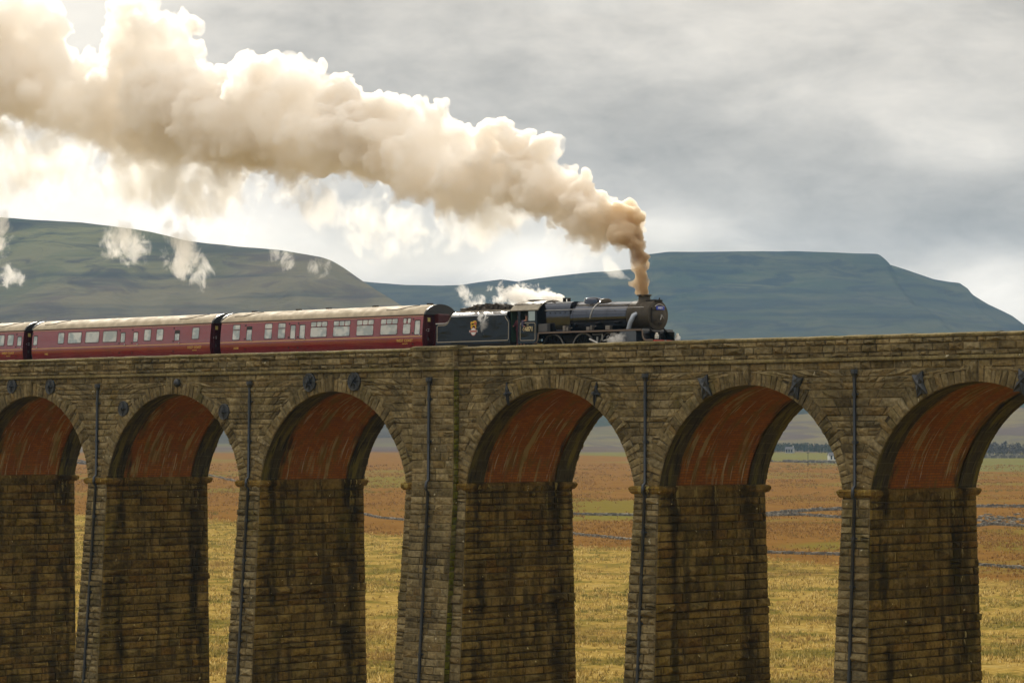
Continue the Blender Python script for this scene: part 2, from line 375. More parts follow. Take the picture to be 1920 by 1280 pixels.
# ---- piers
BF,BS=.058,.022       # batter of the fronts and of the sides
def make_pier(i):
    xl,xr=PX[i]; zt=ZS-.02; mb=MB(); rg=random.Random(100+i)
    WP=WB((xl+xr)/2)
    def sec(z):
        k=zt-z; return xl-BS*k,xr+BS*k,-BF*k,WP+.012*k
    a=sec(zt); b=sec(ZB)
    vs=[(a[0],a[2],zt),(a[1],a[2],zt),(a[1],a[3],zt),(a[0],a[3],zt),(b[0],b[2],ZB),(b[1],b[2],ZB),(b[1],b[3],ZB),(b[0],b[3],ZB)]
    mb.add(vs,[(0,1,5,4),(2,3,7,6)],1); mb.add(vs,[(1,2,6,5),(3,0,4,7),(0,3,2,1)],3)
    vis = -175<xl<-60
    zlow=-17. if vis else -13.
    spec=(-9.3,-8.85,.17)
    if i==5:
        segs=[(PX[5][0],PIL[0]),(PIL[1],PX[5][1])]
        def sp(zb,zt_):
            o=[]
            A=sec(zb);B=sec(zt_)
            o.append((A[0],PIL[0],B[0],PIL[0])); o.append((PIL[1],A[1],PIL[1],B[1])); return o
    else:
        def sp(zb,zt_):
            A=sec(zb);B=sec(zt_); return [(A[0],A[1],B[0],B[1])]
    masonry(mb,lambda u,v,n:(u,-BF*(zt-v)-n,v),zlow,zt,sp,rg,hr=(.30,.52),lr=(.5,1.0),d=.09,mi=0,special=spec)
    def ss(zb,zt_):
        A=sec(zb);B=sec(zt_); return [(A[2],A[3],B[2],B[3])]
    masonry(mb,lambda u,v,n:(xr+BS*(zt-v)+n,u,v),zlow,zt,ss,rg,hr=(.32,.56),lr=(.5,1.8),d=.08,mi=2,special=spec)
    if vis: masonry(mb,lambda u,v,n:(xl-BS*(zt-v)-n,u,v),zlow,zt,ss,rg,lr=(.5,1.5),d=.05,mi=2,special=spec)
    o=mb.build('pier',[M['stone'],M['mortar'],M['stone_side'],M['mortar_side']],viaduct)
    if i==5: o['label']='thick king pier with flat pilaster up to the parapet'
    # impost band round the head of the pier
    im=MB(); prof=[(-.30,.0),(-.26,.12),(-.14,.21),(.03,.24),(.11,.17),(.17,.0)]
    loops=[]
    per=[]
    x0,x1,y0,y1=xl,xr,0,WP
    segx=max(2,int((x1-x0)/.5)); segy=16
    path=[(x0+(x1-x0)*k/segx,y0,0,-1) for k in range(segx+1)]+[(x1,y0+(y1-y0)*k/segy,1,0) for k in range(segy+1)]+[(x1-(x1-x0)*k/segx,y1,0,1) for k in range(segx+1)]+[(x0,y1-(y1-y0)*k/segy,-1,0) for k in range(segy+1)]
    n=len(path); vs=[]
    for z,o_ in prof:
        for k,(x,y,nx,ny) in enumerate(path):
            e=o_+ (rg.uniform(-.035,.03) if o_ else -.03)
            if nx and 1.1<y<WP-1.1 and o_: e*=.30
            px,py=x+nx*e,y+ny*e
            # carry the corner out in both directions
            if ny and (abs(x-x0)<1e-6): px-=e
            if ny and (abs(x-x1)<1e-6): px+=e
            if nx and (abs(y-y0)<1e-6): py-=e
            if nx and (abs(y-y1)<1e-6): py+=e
            if i==5 and ny<0 and PIL[0]<x<PIL[1]: py=y+.02
            vs.append((px,py,ZS-.03+z+(rg.uniform(-.012,.012) if o_ else 0)))
    fs=[(r*n+k,r*n+(k+1)%n,(r+1)*n+(k+1)%n,(r+1)*n+k) for r in range(len(prof)-1) for k in range(n)]
    im.add(vs,fs); im.build('impost',M['stone_side'],o)
    return o
for i in range(len(PX)): make_pier(i)

# ---- arches: vault, ring soffits and voussoirs
for ai,(xc,c,R,zc) in enumerate(ARCH):
    rg=random.Random(300+ai); al=math.asin(min(1,c/R)); NS=48
    ar=empty('arch'); ar.parent=viaduct
    def strip(y0,y1,dr,name,mat,ny):
        mb=MB(); n=0
        for k in range(NS+1):
            t=-al+2*al*k/NS
            for j in range(ny+1):
                y=y0+(y1-y0)*j/ny
                if name=='vault' and j in(0,ny): y+=.16*mnoise.noise(Vector((k*.6,ai*9.,j)))
                xx=xc+(R+dr)*math.sin(t); mb.v.append((xx,y*WB(xx)/W,zc+(R+dr)*math.cos(t)))
                mb.uv[n]=(y+ai*13.7,abs(t)*R+(40 if t<0 else 0)); n+=1
        for k in range(NS):
            for j in range(ny):
                a=k*(ny+1)+j; mb.f.append((a,a+1,a+ny+2,a+ny+1)); mb.m.append(0)
        return mb.build(name,mat,ar,smooth=180)
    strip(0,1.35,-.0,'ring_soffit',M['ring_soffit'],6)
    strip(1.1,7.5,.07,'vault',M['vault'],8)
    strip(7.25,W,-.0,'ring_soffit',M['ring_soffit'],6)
    # step faces between the stone rings and the recessed brick
    # voussoirs, front and back
    for side in(0,1):
        mb=MB(); t=-al
        P=(lambda u,v,n:(u,-n,v)) if side==0 else (lambda u,v,n:(u,WB(u)+n,v))
        nv=int(2*al*R/.345); nv+=1-nv%2
        cuts=[-al+2*al*(k+ (rg.uniform(-.18,.18) if 0<k<nv and abs(k-nv/2)>1 else 0))/nv for k in range(nv+1)]
        for k in range(nv):
            key=(k==nv//2)
            a,b=cuts[k]+.0016,cuts[k+1]-.0016
            ln=rg.choice((.55,.66,.80,.95,1.1)) if not key else 1.0
            if abs((a+b)/2)<.35 and not key: ln=rg.uniform(.72,.86)
            r0,r1=R-.015,R+ln
            q=[(xc+r0*math.sin(a),zc+r0*math.cos(a)),(xc+r0*math.sin(b),zc+r0*math.cos(b)),(xc+r1*math.sin(b),zc+r1*math.cos(b)),(xc+r1*math.sin(a),zc+r1*math.cos(a))]
            stone(mb,q,P,(.19 if key else rg.uniform(.03,.10)),rg,0,.03)
        mb.build('arch_ring',M['stone'],ar)

# ---- spandrel wall with arch openings
def spandrel():
    mb=MB(); x0=PX[0][0]-12; x1=PX[-1][1]+12
    for y in(0,W):
        for xc,c,R,zc in ARCH:
            al=math.asin(min(1,c/R)); pts=[(xc+R*math.sin(-al+2*al*k/40),zc+R*math.cos(-al+2*al*k/40)) for k in range(41)]
            for (xa,za),(xb,zb) in zip(pts[:-1],pts[1:]):
                mb.add([(xa,y and WB(xa),za),(xb,y and WB(xb),zb),(xb,y and WB(xb),ZT),(xa,y and WB(xa),ZT)],[(0,1,2,3)],1)
        for a,b in PX: mb.add([(a,y and WB(a),ZS-.1),(b,y and WB(b),ZS-.1),(b,y and WB(b),ZT),(a,y and WB(a),ZT)],[(0,1,2,3)],1)
        mb.add([(x0,y,ZB),(PX[0][0],y,ZB),(PX[0][0],y,ZT),(x0,y,ZT)],[(0,1,2,3)],1)
        mb.add([(x1,y,ZB),(PX[-1][1],y,ZB),(PX[-1][1],y,ZT),(x1,y,ZT)],[(0,1,2,3)],1)
    mb.add([(x0,0,ZT-.02),(x1,0,ZT-.02),(x1,W,ZT-.02),(x0,W,ZT-.02)],[(0,1,2,3)],1)
    def sp(zb,zt):
        ed=[x0]
        edt=[x0]
        for xc,c,R,zc in ARCH:
            Re=R+.70
            hb=math.sqrt(max(0,Re*Re-(zb-zc)**2)); ht=math.sqrt(max(0,Re*Re-(zt-zc)**2))
            ed+=[xc-hb,xc+hb]; edt+=[xc-ht,xc+ht]
        ed.append(x1); edt.append(x1); o=[]
        for k in range(0,len(ed),2):
            b0,b1,t0,t1=ed[k],ed[k+1],edt[k],edt[k+1]
            if b0<PIL[0]<b1:
                o.append((b0,PIL[0],t0,PIL[0])); o.append((PIL[1],b1,PIL[1],t1))
            else: o.append((b0,b1,t0,t1))
        # merge spans that touch over the crown
        m=[o[0]]
        for s in o[1:]:
            if abs(s[0]-m[-1][1])<1e-4 and abs(s[2]-m[-1][3])<1e-4: m[-1]=(m[-1][0],s[1],m[-1][2],s[3])
            else: m.append(s)
        return m
    masonry(mb,lambda u,v,n:(u,-n,v),ZS,ZT,sp,random.Random(5),hr=(.27,.48),lr=(.4,1.3),d=.058,g=.009)
    mb.build('spandrel_wall',[M['stone'],M['mortar']],viaduct)
spandrel()

# ---- pilaster on the king pier
def pilaster():
    mb=MB(); pj=.42; rg=random.Random(77); zt=ZS
    def yf(v): return -pj-(BF*(zt-v) if v<zt else 0)
    for z0,z1 in((ZB,zt),(zt,3.78)):
        vs=[(x,y,z) for z in(z0,z1) for x,y in((PIL[0],.3),(PIL[0],yf(z)),(PIL[1],yf(z)),(PIL[1],.3))]
        mb.add(vs,[(0,1,5,4),(1,2,6,5)],1); mb.add(vs,[(2,3,7,6)],3)
    masonry(mb,lambda u,v,n:(u,yf(v)-n,v),-17,3.78,lambda a,b:[(PIL[0],PIL[1],PIL[0],PIL[1])],rg,d=.05)
    masonry(mb,lambda u,v,n:(PIL[1]+n,u,v),-17,3.78,lambda a,b:[(yf(a),yf(a)+pj,yf(b),yf(b)+pj)],rg,lr=(.5,.8),d=.03,mi=2)
    masonry(mb,lambda u,v,n:(PIL[0]-n,u,v),-17,3.78,lambda a,b:[(yf(a),yf(a)+pj,yf(b),yf(b)+pj)],rg,lr=(.5,.8),d=.03,mi=0)
    mb.build('pilaster',[M['stone'],M['mortar'],M['stone_mossy'],M['mortar_side']],viaduct)
pilaster()

# ---- string course, parapets, coping
X0,X1=PX[0][0]-12,PX[-1][1]+12
def segs(rg,a,b,lo,hi):
    x=a; o=[]
    while x<b-.3:
        l=min(rg.uniform(lo,hi),b-x)
        if b-x-l<.4: l=b-x
        o.append((x,x+l)); x+=l
    return o
def course(name,mat,yo,yi,z0,z1,rg,lo,hi,rngs,slope=.05,jit=.012,sl=.06):
    """a run of separate stones with worn edges"""
    mb=MB()
    for a,b,dy,dz in rngs:
        for x0,x1 in segs(rg,a,b,lo,hi):
            y0=yo+dy+rg.uniform(-jit,jit); zz=z1+dz+rg.uniform(-jit,jit); g=.006
            vs=[(x0+g,yi,z0),(x1-g,yi,z0),(x1-g,yi,zz),(x0+g,yi,zz),(x0+g,y0+.02,z0),(x1-g,y0+.02,z0),(x1-g,y0,z0+.05),(x0+g,y0,z0+.05),(x1-g,y0+.01,zz-slope),(x0+g,y0+.01,zz-slope),(x1-g,y0+sl,zz),(x0+g,y0+sl,zz)]
            xm=(x0+x1)/2; 
            mb.add(vs,[(0,1,5,4),(4,5,6,7),(7,6,8,9),(9,8,10,11),(11,10,2,3),(0,4,7,9,11,3),(1,2,10,8,6,5),(0,3,2,1)])
    return mb.build(name,mat,viaduct)
R1=random.Random(21)
NEAR=[(X0,PIL[0]-.12,0,0),(PIL[0]-.12,PIL[1]+.06,-.42,0),(PIL[1]+.06,X1,0,0)]
course('string_course',M['stone_coping'],-.20,.3,3.78,3.98,R1,.9,1.6,NEAR,.1)
def parapet(near):
    mb=MB(); rg=random.Random(31+near); z0,z1=3.96,4.89
    if near:
        mb.box(X0,X1,-.03,.5,z0,z1,1); mb.box(PIL[0],PIL[1],-.45,.0,z0,z1,1)
        masonry(mb,lambda u,v,n:(u,-.03-n,v),z0+.01,z1-.01,lambda a,b:[(X0,PIL[0],X0,PIL[0]),(PIL[1],X1,PIL[1],X1)],rg,hr=(.26,.42),lr=(.5,1.3),d=.09)
        masonry(mb,lambda u,v,n:(u,-.45-n,v),z0+.01,z1-.01,lambda a,b:[(PIL[0],PIL[1],PIL[0],PIL[1])],rg,hr=(.26,.42),d=.05)
        masonry(mb,lambda u,v,n:(PIL[1]+n,u,v),z0+.01,z1-.01,lambda a,b:[(-.45,-.03,-.45,-.03)],rg,hr=(.26,.42),d=.03)
    else: mb.box(X0,X1,W-.5,W+.03,z0,z1,0)
    return mb.build('parapet',[M['stone'],M['mortar']],viaduct)
parapet(1); parapet(0)
course('coping',M['stone_coping'],-.13,.6,4.89,5.10,R1,.8,1.5,[(X0,PIL[0]-.1,0,0),(PIL[0]-.1,PIL[1]+.06,-.42,.07),(PIL[1]+.06,X1,0,0)],.085,.016,.42)
cf=MB()
for a,b in segs(R1,X0,X1,.8,1.5): cf.bbox(a+.005,b-.005,W-.6,W+.13,4.89,5.09,.02)
cf.build('coping',M['stone_coping'],viaduct)

# ---- drainpipes on the pier fronts
def drainpipe(x,i,off=0.,broken=False):
    mb=MB(); yb=-.16-off; zt=3.02
    mb.tube([(x,yb,zt),(x,yb,ZS+.30),(x,yb-.16,ZS+.16),(x,yb-.20,ZS-.22),(x,yb-.04,ZS-.42),(x,yb-BF*8,ZS-8),(x,yb-BF*(ZS-ZB),ZB)],.085,10)
    for k in range(9):
        z=zt-.9-2.4*k; y=yb-(max(0,ZS-z)*BF)
        if ZS-.6<z<ZS+.5: continue
        mb.tube([(x,y-.0,z+.08),(x,y,z-.08)],.115,10); mb.box(x-.2,x+.2,y+.03,y+.16,z-.035,z+.035)
    p=mb.build('drainpipe',M['pipe'],viaduct,smooth=50)
    h=MB(); h.lathe([(.10,-.02),(.13,.08),(.2,.2),(.2,.38),(.16,.40)],(x,yb,zt-.05),'z',6); h.box(x-.1,x+.1,yb,.05,zt+.1,zt+.24); h.build('hopper_head',M['pipe'],p)
for i,(a,b) in enumerate(PX):
    if i in(0,10): continue
    if i==5: drainpipe(-124.45,i,.42)
    else: drainpipe((a+b)/2+.02,i)

# ---- cast iron pattress plates on the tie rods
def plate(px,py,kind,rot=0.):
    P=onY(px,py,-.1); x,z=P[0],P[2]; mb=MB(); y=-.10; s=.5
    def rp(u,v,n): c,q=math.cos(rot),math.sin(rot); return (x+u*c-v*q,y-n,z+u*q+v*c)
    if kind in('disc4','disc8'):
        n=28; r=.50 if kind=='disc4' else .56; vs=[]
        for rr,nn in((r,-.06),(r,.04),(r*.92,.06),(r*.86,.035)):
            for k in range(n): t=2*math.pi*k/n; vs.append(rp(rr*math.cos(t),rr*math.sin(t),nn))
        fs=[(j*n+k,j*n+(k+1)%n,(j+1)*n+(k+1)%n,(j+1)*n+k) for j in range(3) for k in range(n)]; fs.append(tuple(3*n+k for k in range(n)))
        mb.add(vs,fs); m=4 if kind=='disc4' else 8
        for k in range(m):     # raised star ribs
            t=math.pi/2+2*math.pi*k/m; ct,st=math.cos(t),math.sin(t); w=.075
            mb.add([rp(-st*w,ct*w,.045),rp(st*w,-ct*w,.045),rp(ct*r*.9,st*r*.9,.05),rp(0,0,.2)],[(0,2,3),(2,1,3),(0,1,2)])
        mb.lathe([(.09,0),(.09,.14),(.05,.17)],(0,0,0),'z',8) if False else None
        mb.add([rp(.08*math.cos(k*math.pi/3),.08*math.sin(k*math.pi/3),a) for a in(.1,.24) for k in range(6)],[(0,1,2,3,4,5),(6,7,8,9,10,11)]+[(k,(k+1)%6,6+(k+1)%6,6+k) for k in range(6)])
    else:
        w,h=(.34,.58) if kind=='rect' else (.36,.66)
        q=.5 if kind=='rect' else .28
        out=[(-w,-h),(0,-h*.82),(w,-h),(w*(.72 if kind=='rect' else .25),0),(w,h),(0,h*.82),(-w,h),(-w*(.72 if kind=='rect' else .25),0)] if kind=='rect' else [(0,-h),(w*.28,-h*.22),(w,0),(w*.28,h*.22),(0,h),(-w*.28,h*.22),(-w,0),(-w*.28,-h*.22)]
        n=len(out)
        vs=[rp(u,v,-.06) for u,v in out]+[rp(u,v,.06) for u,v in out]+[rp(u*.45,v*.45,(.17 if k%2==0 else .07)) for k,(u,v) in enumerate(out)]+[rp(0,0,.2)]
        fs=[(k,(k+1)%n,n+(k+1)%n,n+k) for k in range(n)]+[(n+k,n+(k+1)%n,2*n+(k+1)%n,2*n+k) for k in range(n)]+[(2*n+k,2*n+(k+1)%n,3*n) for k in range(n)]
        mb.add(vs,fs)
    o=mb.build('pattress_plate',M['iron'],viaduct); o['label']={'disc4':'round iron plate with four raised ribs','disc8':'large round iron plate with eight raised ribs','star':'slim four pointed iron star plate','rect':'oblong iron plate with crossed ridges'}[kind]; return o
for px,py,kd,rt in ((22,724,'disc4',0),(94,725,'disc4',0),(231,766,'disc4',0),(420,772,'disc4',0),(580,717,'disc8',.1),(664,715,'disc8',.1),(952,738,'star',.1),(1117,738,'star',-.15),(1322,725,'rect',.28),(1492,725,'rect',-.30),(1725,720,'rect',.28),(1916,716,'rect',-.3)):
    plate(px,py,kd,rt)
kb=MB(); P=onY(332,717,-.3); kb.lathe([(.05,-.3),(.2,-.2),(.24,0),(.15,.2),(.03,.25)],(P[0],-.3,P[2]),'z',10); kb.build('spout',M['iron'],viaduct,smooth=60)

# ---- trackbed and rails
YT=W/2+1.70; RZ=4.10
tb=MB(); tb.box(X0,X1,.55,W-.55,3.5,3.84); tag(tb.build('trackbed',M['ballast']),kind='structure')
for yc in(W/2-1.7,YT):
    tr=MB()
    for s in(-.75,.75): tr.box(X0,X1,yc+s-.035,yc+s+.035,3.95,RZ,0)
    x=X0+.3
    while x<X1: tr.box(x,x+.25,yc-1.3,yc+1.3,3.80,3.95,1); x+=.7
    tag(tr.build('railway_track',[M['rust'],M['sleeper']]),kind='structure')
# ================================================================== TRAIN
def text(body,size,x,y,z,mat,parent,name='lettering',align='CENTER',rot=None,bold=.0,sx=1.):
    cu=bpy.data.curves.new('lettering','FONT'); cu.body=body; cu.size=size; cu.align_x=align; cu.align_y='CENTER'; cu.extrude=.004; cu.offset=bold*size
    tmp=bpy.data.objects.new('tmp',cu); COL.objects.link(tmp)
    me=bpy.data.meshes.new_from_object(tmp.evaluated_get(bpy.context.evaluated_depsgraph_get()))
    bpy.data.objects.remove(tmp); bpy.data.curves.remove(cu)
    me.materials.clear(); me.materials.append(mat)
    o=bpy.data.objects.new(name,me); COL.objects.link(o); o.location=(x,y,z); o.rotation_euler=rot or (math.pi/2,0,0); o.scale=(sx,1,1); o.parent=parent
    return o
def rrect(x0,x1,z0,z1,r,n=5):
    o=[]
    for cx,cz,a in((x1-r,z1-r,0),(x0+r,z1-r,90),(x0+r,z0+r,180),(x1-r,z0+r,270)):
        for k in range(n+1): t=R_(a+90*k/n); o.append((cx+r*math.cos(t),cz+r*math.sin(t)))
    return o
def path_line(mb,pts,w,yf,closed=True,th=.006,mi=0):
    """flat lining w wide along a path of (x,z) on a side sheet at y = yf(z)"""
    n=len(pts); vs=[]
    for i in range(n):
        a=Vector(pts[(i-1)%n] if closed or i else pts[i]); b=Vector(pts[(i+1)%n] if closed or i<n-1 else pts[i]); d=(b-a).normalized(); nx=Vector((-d.y,d.x))*w/2; p=Vector(pts[i])
        for s in(1,-1):
            q=p+nx*s; vs.append((q.x,yf(q.y)-th,q.y))
    fs=[(2*i,2*i+1,2*((i+1)%n)+1,2*((i+1)%n)) for i in range(n if closed else n-1)]
    mb.add(vs,fs,mi)
def wheel(mb,x,y,r,spokes,w=.13,mi=0,tyre=1):
    n=28
    for s in(-1,1):
        yy=YT+s*.72; y0,y1=(yy-w/2,yy+w/2)
        # tyre
        vs=[]; 
        for rr,yv in((r,y0),(r*.99,y1),(r-.09,y1),(r-.09,y0)):
            for k in range(n): t=2*math.pi*k/n; vs.append((x+rr*math.cos(t),yv,RZ+r+rr*math.sin(t)))
        mb.add(vs,[(j*n+k,j*n+(k+1)%n,((j+1)%4)*n+(k+1)%n,((j+1)%4)*n+k) for j in range(4) for k in range(n)],tyre)
        for k in range(spokes):
            t=2*math.pi*k/spokes; mb.tube([(x+.1*math.cos(t),yy,RZ+r+.1*math.sin(t)),(x+(r-.08)*math.cos(t),yy,RZ+r+(r-.08)*math.sin(t))],.035,5,mi,False)
        mb.lathe([(.16,-.1),(.16,.1)],(x,yy,RZ+r),'y',12,mi)
    mb.tube([(x,YT-.75,RZ+r),(x,YT+.75,RZ+r)],.08,8,mi)
# ---------------------------------------------------------------- locomotive
loco=empty('steam_locomotive','black steam locomotive heading right with blue number plate on its smokebox door','locomotive')
zc=RZ+2.70
# boiler barrel and firebox
b=MB(); xs=[-118.75,-117.6,-116.4,-115.4,-114.45]; rs=[.93,.90,.865,.84,.825]
b.lathe([(r,x-xs[0]) for x,r in zip(xs,rs)],(xs[0],YT,zc),'x',48)
bo=b.build('boiler',M['boiler'],loco,smooth=40)
for x,w in((-118.62,.09),(-117.55,.06),(-116.0,.06),(-114.52,.08)):
    r=float(np.interp(x,xs,rs))+.012; q=MB(); q.lathe([(r-.02,-w/2),(r,-w/2),(r,w/2),(r-.02,w/2)],(x,YT,zc),'x',48); q.build('boiler_band',M['boiler'],bo,smooth=40)
fb=MB(); prof=[]
def belp(s):   # flat topped firebox section
    h=[( .0,.97),(.55,.96),(.72,.92),(.85,.80),(.92,.62),(.95,.35),(.95,0),(.90,-.45),(.80,-.95)]
    return [(YT+y*s,zc+z*s) for y,z in h]+[(YT-y*s,zc+z*s) for y,z in h[::-1][:-1]]
s0=belp(1.); s1=belp(.985); n=len(s0)
fb.add([(x,y,z) for x,s in((-121.12,s0),(-118.78,s1)) for y,z in s],[tuple(range(n)),tuple(range(2*n-1,n-1,-1))]+[(i,(i+1)%n,n+(i+1)%n,n+i) for i in range(n)])
fbo=fb.build('firebox',M['boiler'],loco,smooth=35)
for k in range(6):
    q=MB(); x=-120.75+.4*k; q.lathe([(.035,-.02),(.045,0),(.03,.02)],(x,YT-.945,zc+.30),'y',8); q.build('washout_plug',M['dark'],fbo)
for s in(-.18,.18): q=MB(); q.lathe([(.12,0),(.12,.08),(.1,.10),(.1,.2),(.13,.2),(.13,.24),(.05,.25)],(-119.95,YT+s,zc+.95),'z',12); q.build('safety_valve',M['dark'],loco,smooth=40)
q=MB(); q.tube([(-120.5,YT-.6,zc+.93),(-120.3,YT-.62,zc+1.02)],.06,8); q.build('whistle',M['motion'],loco)
# dome and top feed
d=MB(); 
for rz,sx,sy,h0 in((1,0,0,0),):
    vs=[]; prof=[(.50,.72),(.50,.98),(.47,1.09),(.40,1.14),(.24,1.165),(.0,1.17)]; n=24
    for r,z in prof:
        for k in range(n): t=2*math.pi*k/n; vs.append((-117.85+r*1.15*math.cos(t),YT+r*.85*math.sin(t),zc+z))
    d.add(vs,[(j*n+k,j*n+(k+1)%n,(j+1)*n+(k+1)%n,(j+1)*n+k) for j in range(5) for k in range(n)])
d.build('steam_dome',M['boiler'],loco,smooth=50)
d=MB(); vs=[]
prof=[(.42,.72),(.42,.90),(.37,1.0),(.25,1.06),(.0,1.08)]
for r,z in prof:
    for k in range(n): t=2*math.pi*k/n; vs.append((-116.85+r*1.0*math.cos(t),YT+r*.8*math.sin(t),zc+z))
d.add(vs,[(j*n+k,j*n+(k+1)%n,(j+1)*n+(k+1)%n,(j+1)*n+k) for j in range(4) for k in range(n)])
tf=d.build('top_feed',M['smokebox'],loco,smooth=50)
q=MB()   # bright delivery pipe hugging the barrel
for s in(-1,1):
    pts=[]
    for k in range(12):
        a=R_(64-70*k/11); r=.895; pts.append((-116.98-.02*k,YT+s*r*math.cos(a),zc+r*math.sin(a)))
    pts=[(-116.8,YT+s*.2,zc+1.02)]+pts
    q.tube(pts,.042,8)
q.build('feed_pipe',M['steel'],tf,smooth=60)
for s in(-1,1):   # handrails along the boiler
    q=MB(); q.tube([(-120.75,YT+s*.985,zc+.46),(-113.0,YT+s*.955,zc+.44)],.02,6)
    for x in(-120.6,-118.9,-117.2,-115.5,-114.0,-113.1): q.tube([(x,YT+s*.985,zc+.45),(x,YT+s*.80,zc+.43)],.025,6)
    q.build('handrail',M['steel'],loco)
# smokebox
s=MB(); s.lathe([(.0,0),(.80,0),(.845,.01),(.845,1.56),(.86,1.57),(.86,1.68),(.80,1.72),(.60,1.73),(.0,1.73)],(-114.45,YT,zc),'x',48); sb=s.build('smokebox',M['smokebox'],loco,smooth=35)
q=MB(); q.lathe([(.62,.0),(.62,.03),(.50,.10),(.30,.15),(.0,.17)],(-112.730,YT,zc-.02),'x',36)
dr=q.build('smokebox_door',M['smokebox'],loco,smooth=45)
q=MB(); q.tube([(-112.540,YT,zc-.02),(-112.460,YT,zc-.02)],.05,8); q.tube([(-112.470,YT,zc-.02),(-112.470,YT-.10,zc-.26)],.018,6); q.tube([(-112.450,YT,zc-.02),(-112.450,YT+.18,zc-.2)],.018,6); q.build('handle',M['steel'],dr)
q=MB()
for zz in(.28,-.3): q.box(-112.710,-112.600,YT-.62,YT-.05,zc+zz-.035,zc+zz+.035)
q.tube([(-112.660,YT-.62,zc-.42),(-112.660,YT-.62,zc+.42)],.04,6); q.build('hinge',M['dark'],dr)
q=MB(); q.tube([(-112.620,YT+.62*math.cos(R_(a)),zc+.62*math.sin(R_(a))) for a in range(50,131,10)],.018,6); q.build('handrail',M['steel'],dr)
q=MB(); q.bbox(-112.600,-112.560,YT-.33,YT+.33,zc+.30,zc+.50,.008); npl=q.build('number_plate',M['blue'],dr)
text('44871',.17,-112.555,YT,zc+.40,M['white'],npl,rot=(math.pi/2,0,math.pi/2),bold=.01)
q=MB(); q.bbox(-112.600,-112.570,YT-.12,YT+.12,zc-.52,zc-.42,.006); q.build('shed_plate',M['dark'],dr)
q=MB(); q.bbox(-113.450,-112.650,YT-.30,YT+.30,zc+.78,zc+.88,.03); q.tube([(-112.700,YT,zc+.8),(-112.620,YT,zc+.98)],.03,6); q.build('lamp_bracket',M['dark'],sb)
# chimney
q=MB(); q.lathe([(.56,.66),(.46,.78),(.375,.86),(.345,.94),(.33,1.06),(.34,1.10),(.42,1.13),(.43,1.17),(.36,1.20),(.28,1.20),(.27,1.0)],(-113.8,YT,zc),'z',28); q.build('chimney',M['smokebox'],loco,smooth=45)
# outside steam pipes
for s_ in(-1,1):
    q=MB(); q.tube([(-113.66,YT+s_*.80,zc+.10),(-113.72,YT+s_*.98,zc-.02),(-113.86,YT+s_*1.10,zc-.40),(-113.98,YT+s_*1.12,zc-.80)],[.12,.145,.135,.13],14)
    q.build('steam_pipe',M['pipe_bright'],loco,smooth=60)
# footplate and frames
ZF=RZ+1.92
q=MB()
q.box(-121.1,-112.85,YT-1.28,YT+1.28,ZF-.05,ZF)
pts=[(-112.85,1.92),(-112.80,1.92),(-112.74,1.80),(-112.72,1.55),(-112.68,1.38),(-112.58,1.31),(-111.95,1.31)]
for (xa,za),(xb,zb) in zip(pts[:-1],pts[1:]): q.add([(xa,YT-1.28,RZ+za),(xa,YT+1.28,RZ+za),(xb,YT+1.28,RZ+zb),(xb,YT-1.28,RZ+zb),(xa,YT-1.28,RZ+za-.05),(xa,YT+1.28,RZ+za-.05),(xb,YT+1.28,RZ+zb-.05),(xb,YT-1.28,RZ+zb-.05)],[(0,1,2,3),(4,5,6,7),(0,3,7,4),(1,2,6,5)])
fpl=q.build('footplate',M['black'],loco)
q=MB()
edge=[(-121.45,1.28),(-121.25,1.28),(-121.10,1.36),(-121.02,1.52),(-120.98,1.86),(-112.84,1.86),(-112.76,1.78),(-112.74,1.50),(-112.66,1.34),(-112.5,1.27),(-111.95,1.27)]
for s_ in(-1,1):
    y=YT+s_*1.285
    for (xa,za),(xb,zb) in zip(edge[:-1],edge[1:]):
        dx,dz=xb-xa,zb-za; l=math.hypot(dx,dz); nx,nz=-dz/l*.045,dx/l*.045
        q.add([(xa-nx,y-.012,RZ+za-nz),(xb-nx,y-.012,RZ+zb-nz),(xb+nx,y-.012,RZ+zb+nz),(xa+nx,y-.012,RZ+za+nz),(xa-nx,y+.012,RZ+za-nz),(xb-nx,y+.012,RZ+zb-nz),(xb+nx,y+.012,RZ+zb+nz),(xa+nx,y+.012,RZ+za+nz)],[(0,1,2,3),(4,5,6,7),(0,1,5,4),(3,2,6,7)])
q.build('valance',M['edge'],fpl)
q=MB()
for s_ in(-.6,.6): q.box(-121.3,-112.05,YT+s_-.02,YT+s_+.02,RZ+.55,RZ+1.75)
q.box(-114.9,-112.9,YT-.6,YT+.6,RZ+1.0,zc-.70); q.prism([(-112.95,RZ+1.32),(-112.0,RZ+1.32),(-112.95,zc-.62)],'y',YT-.62,YT-.58); q.prism([(-112.95,RZ+1.32),(-112.0,RZ+1.32),(-112.95,zc-.62)],'y',YT+.58,YT+.62)
q.box(-118.8,-115.,YT-.5,YT+.5,RZ+1.2,zc-.8)
q.build('frame',M['dark'],loco)
q=MB(); q.bbox(-112.0,-111.88,YT-1.25,YT+1.25,RZ+.82,RZ+1.27,.015); bb=q.build('buffer_beam',M['red'],loco)
for s_ in(-.86,.86):
    q=MB(); q.lathe([(.16,0),(.13,.06),(.12,.30)],(-111.88,YT+s_,RZ+1.04),'x',16); bf=q.build('buffer',M['black'],loco,smooth=40)
    q=MB(); q.lathe([(.05,.28),(.05,.44),(.20,.46),(.22,.49),(.0,.52)],(-111.88,YT+s_,RZ+1.04),'x',20); q.build('buffer_head',M['motion'],bf,smooth=40)
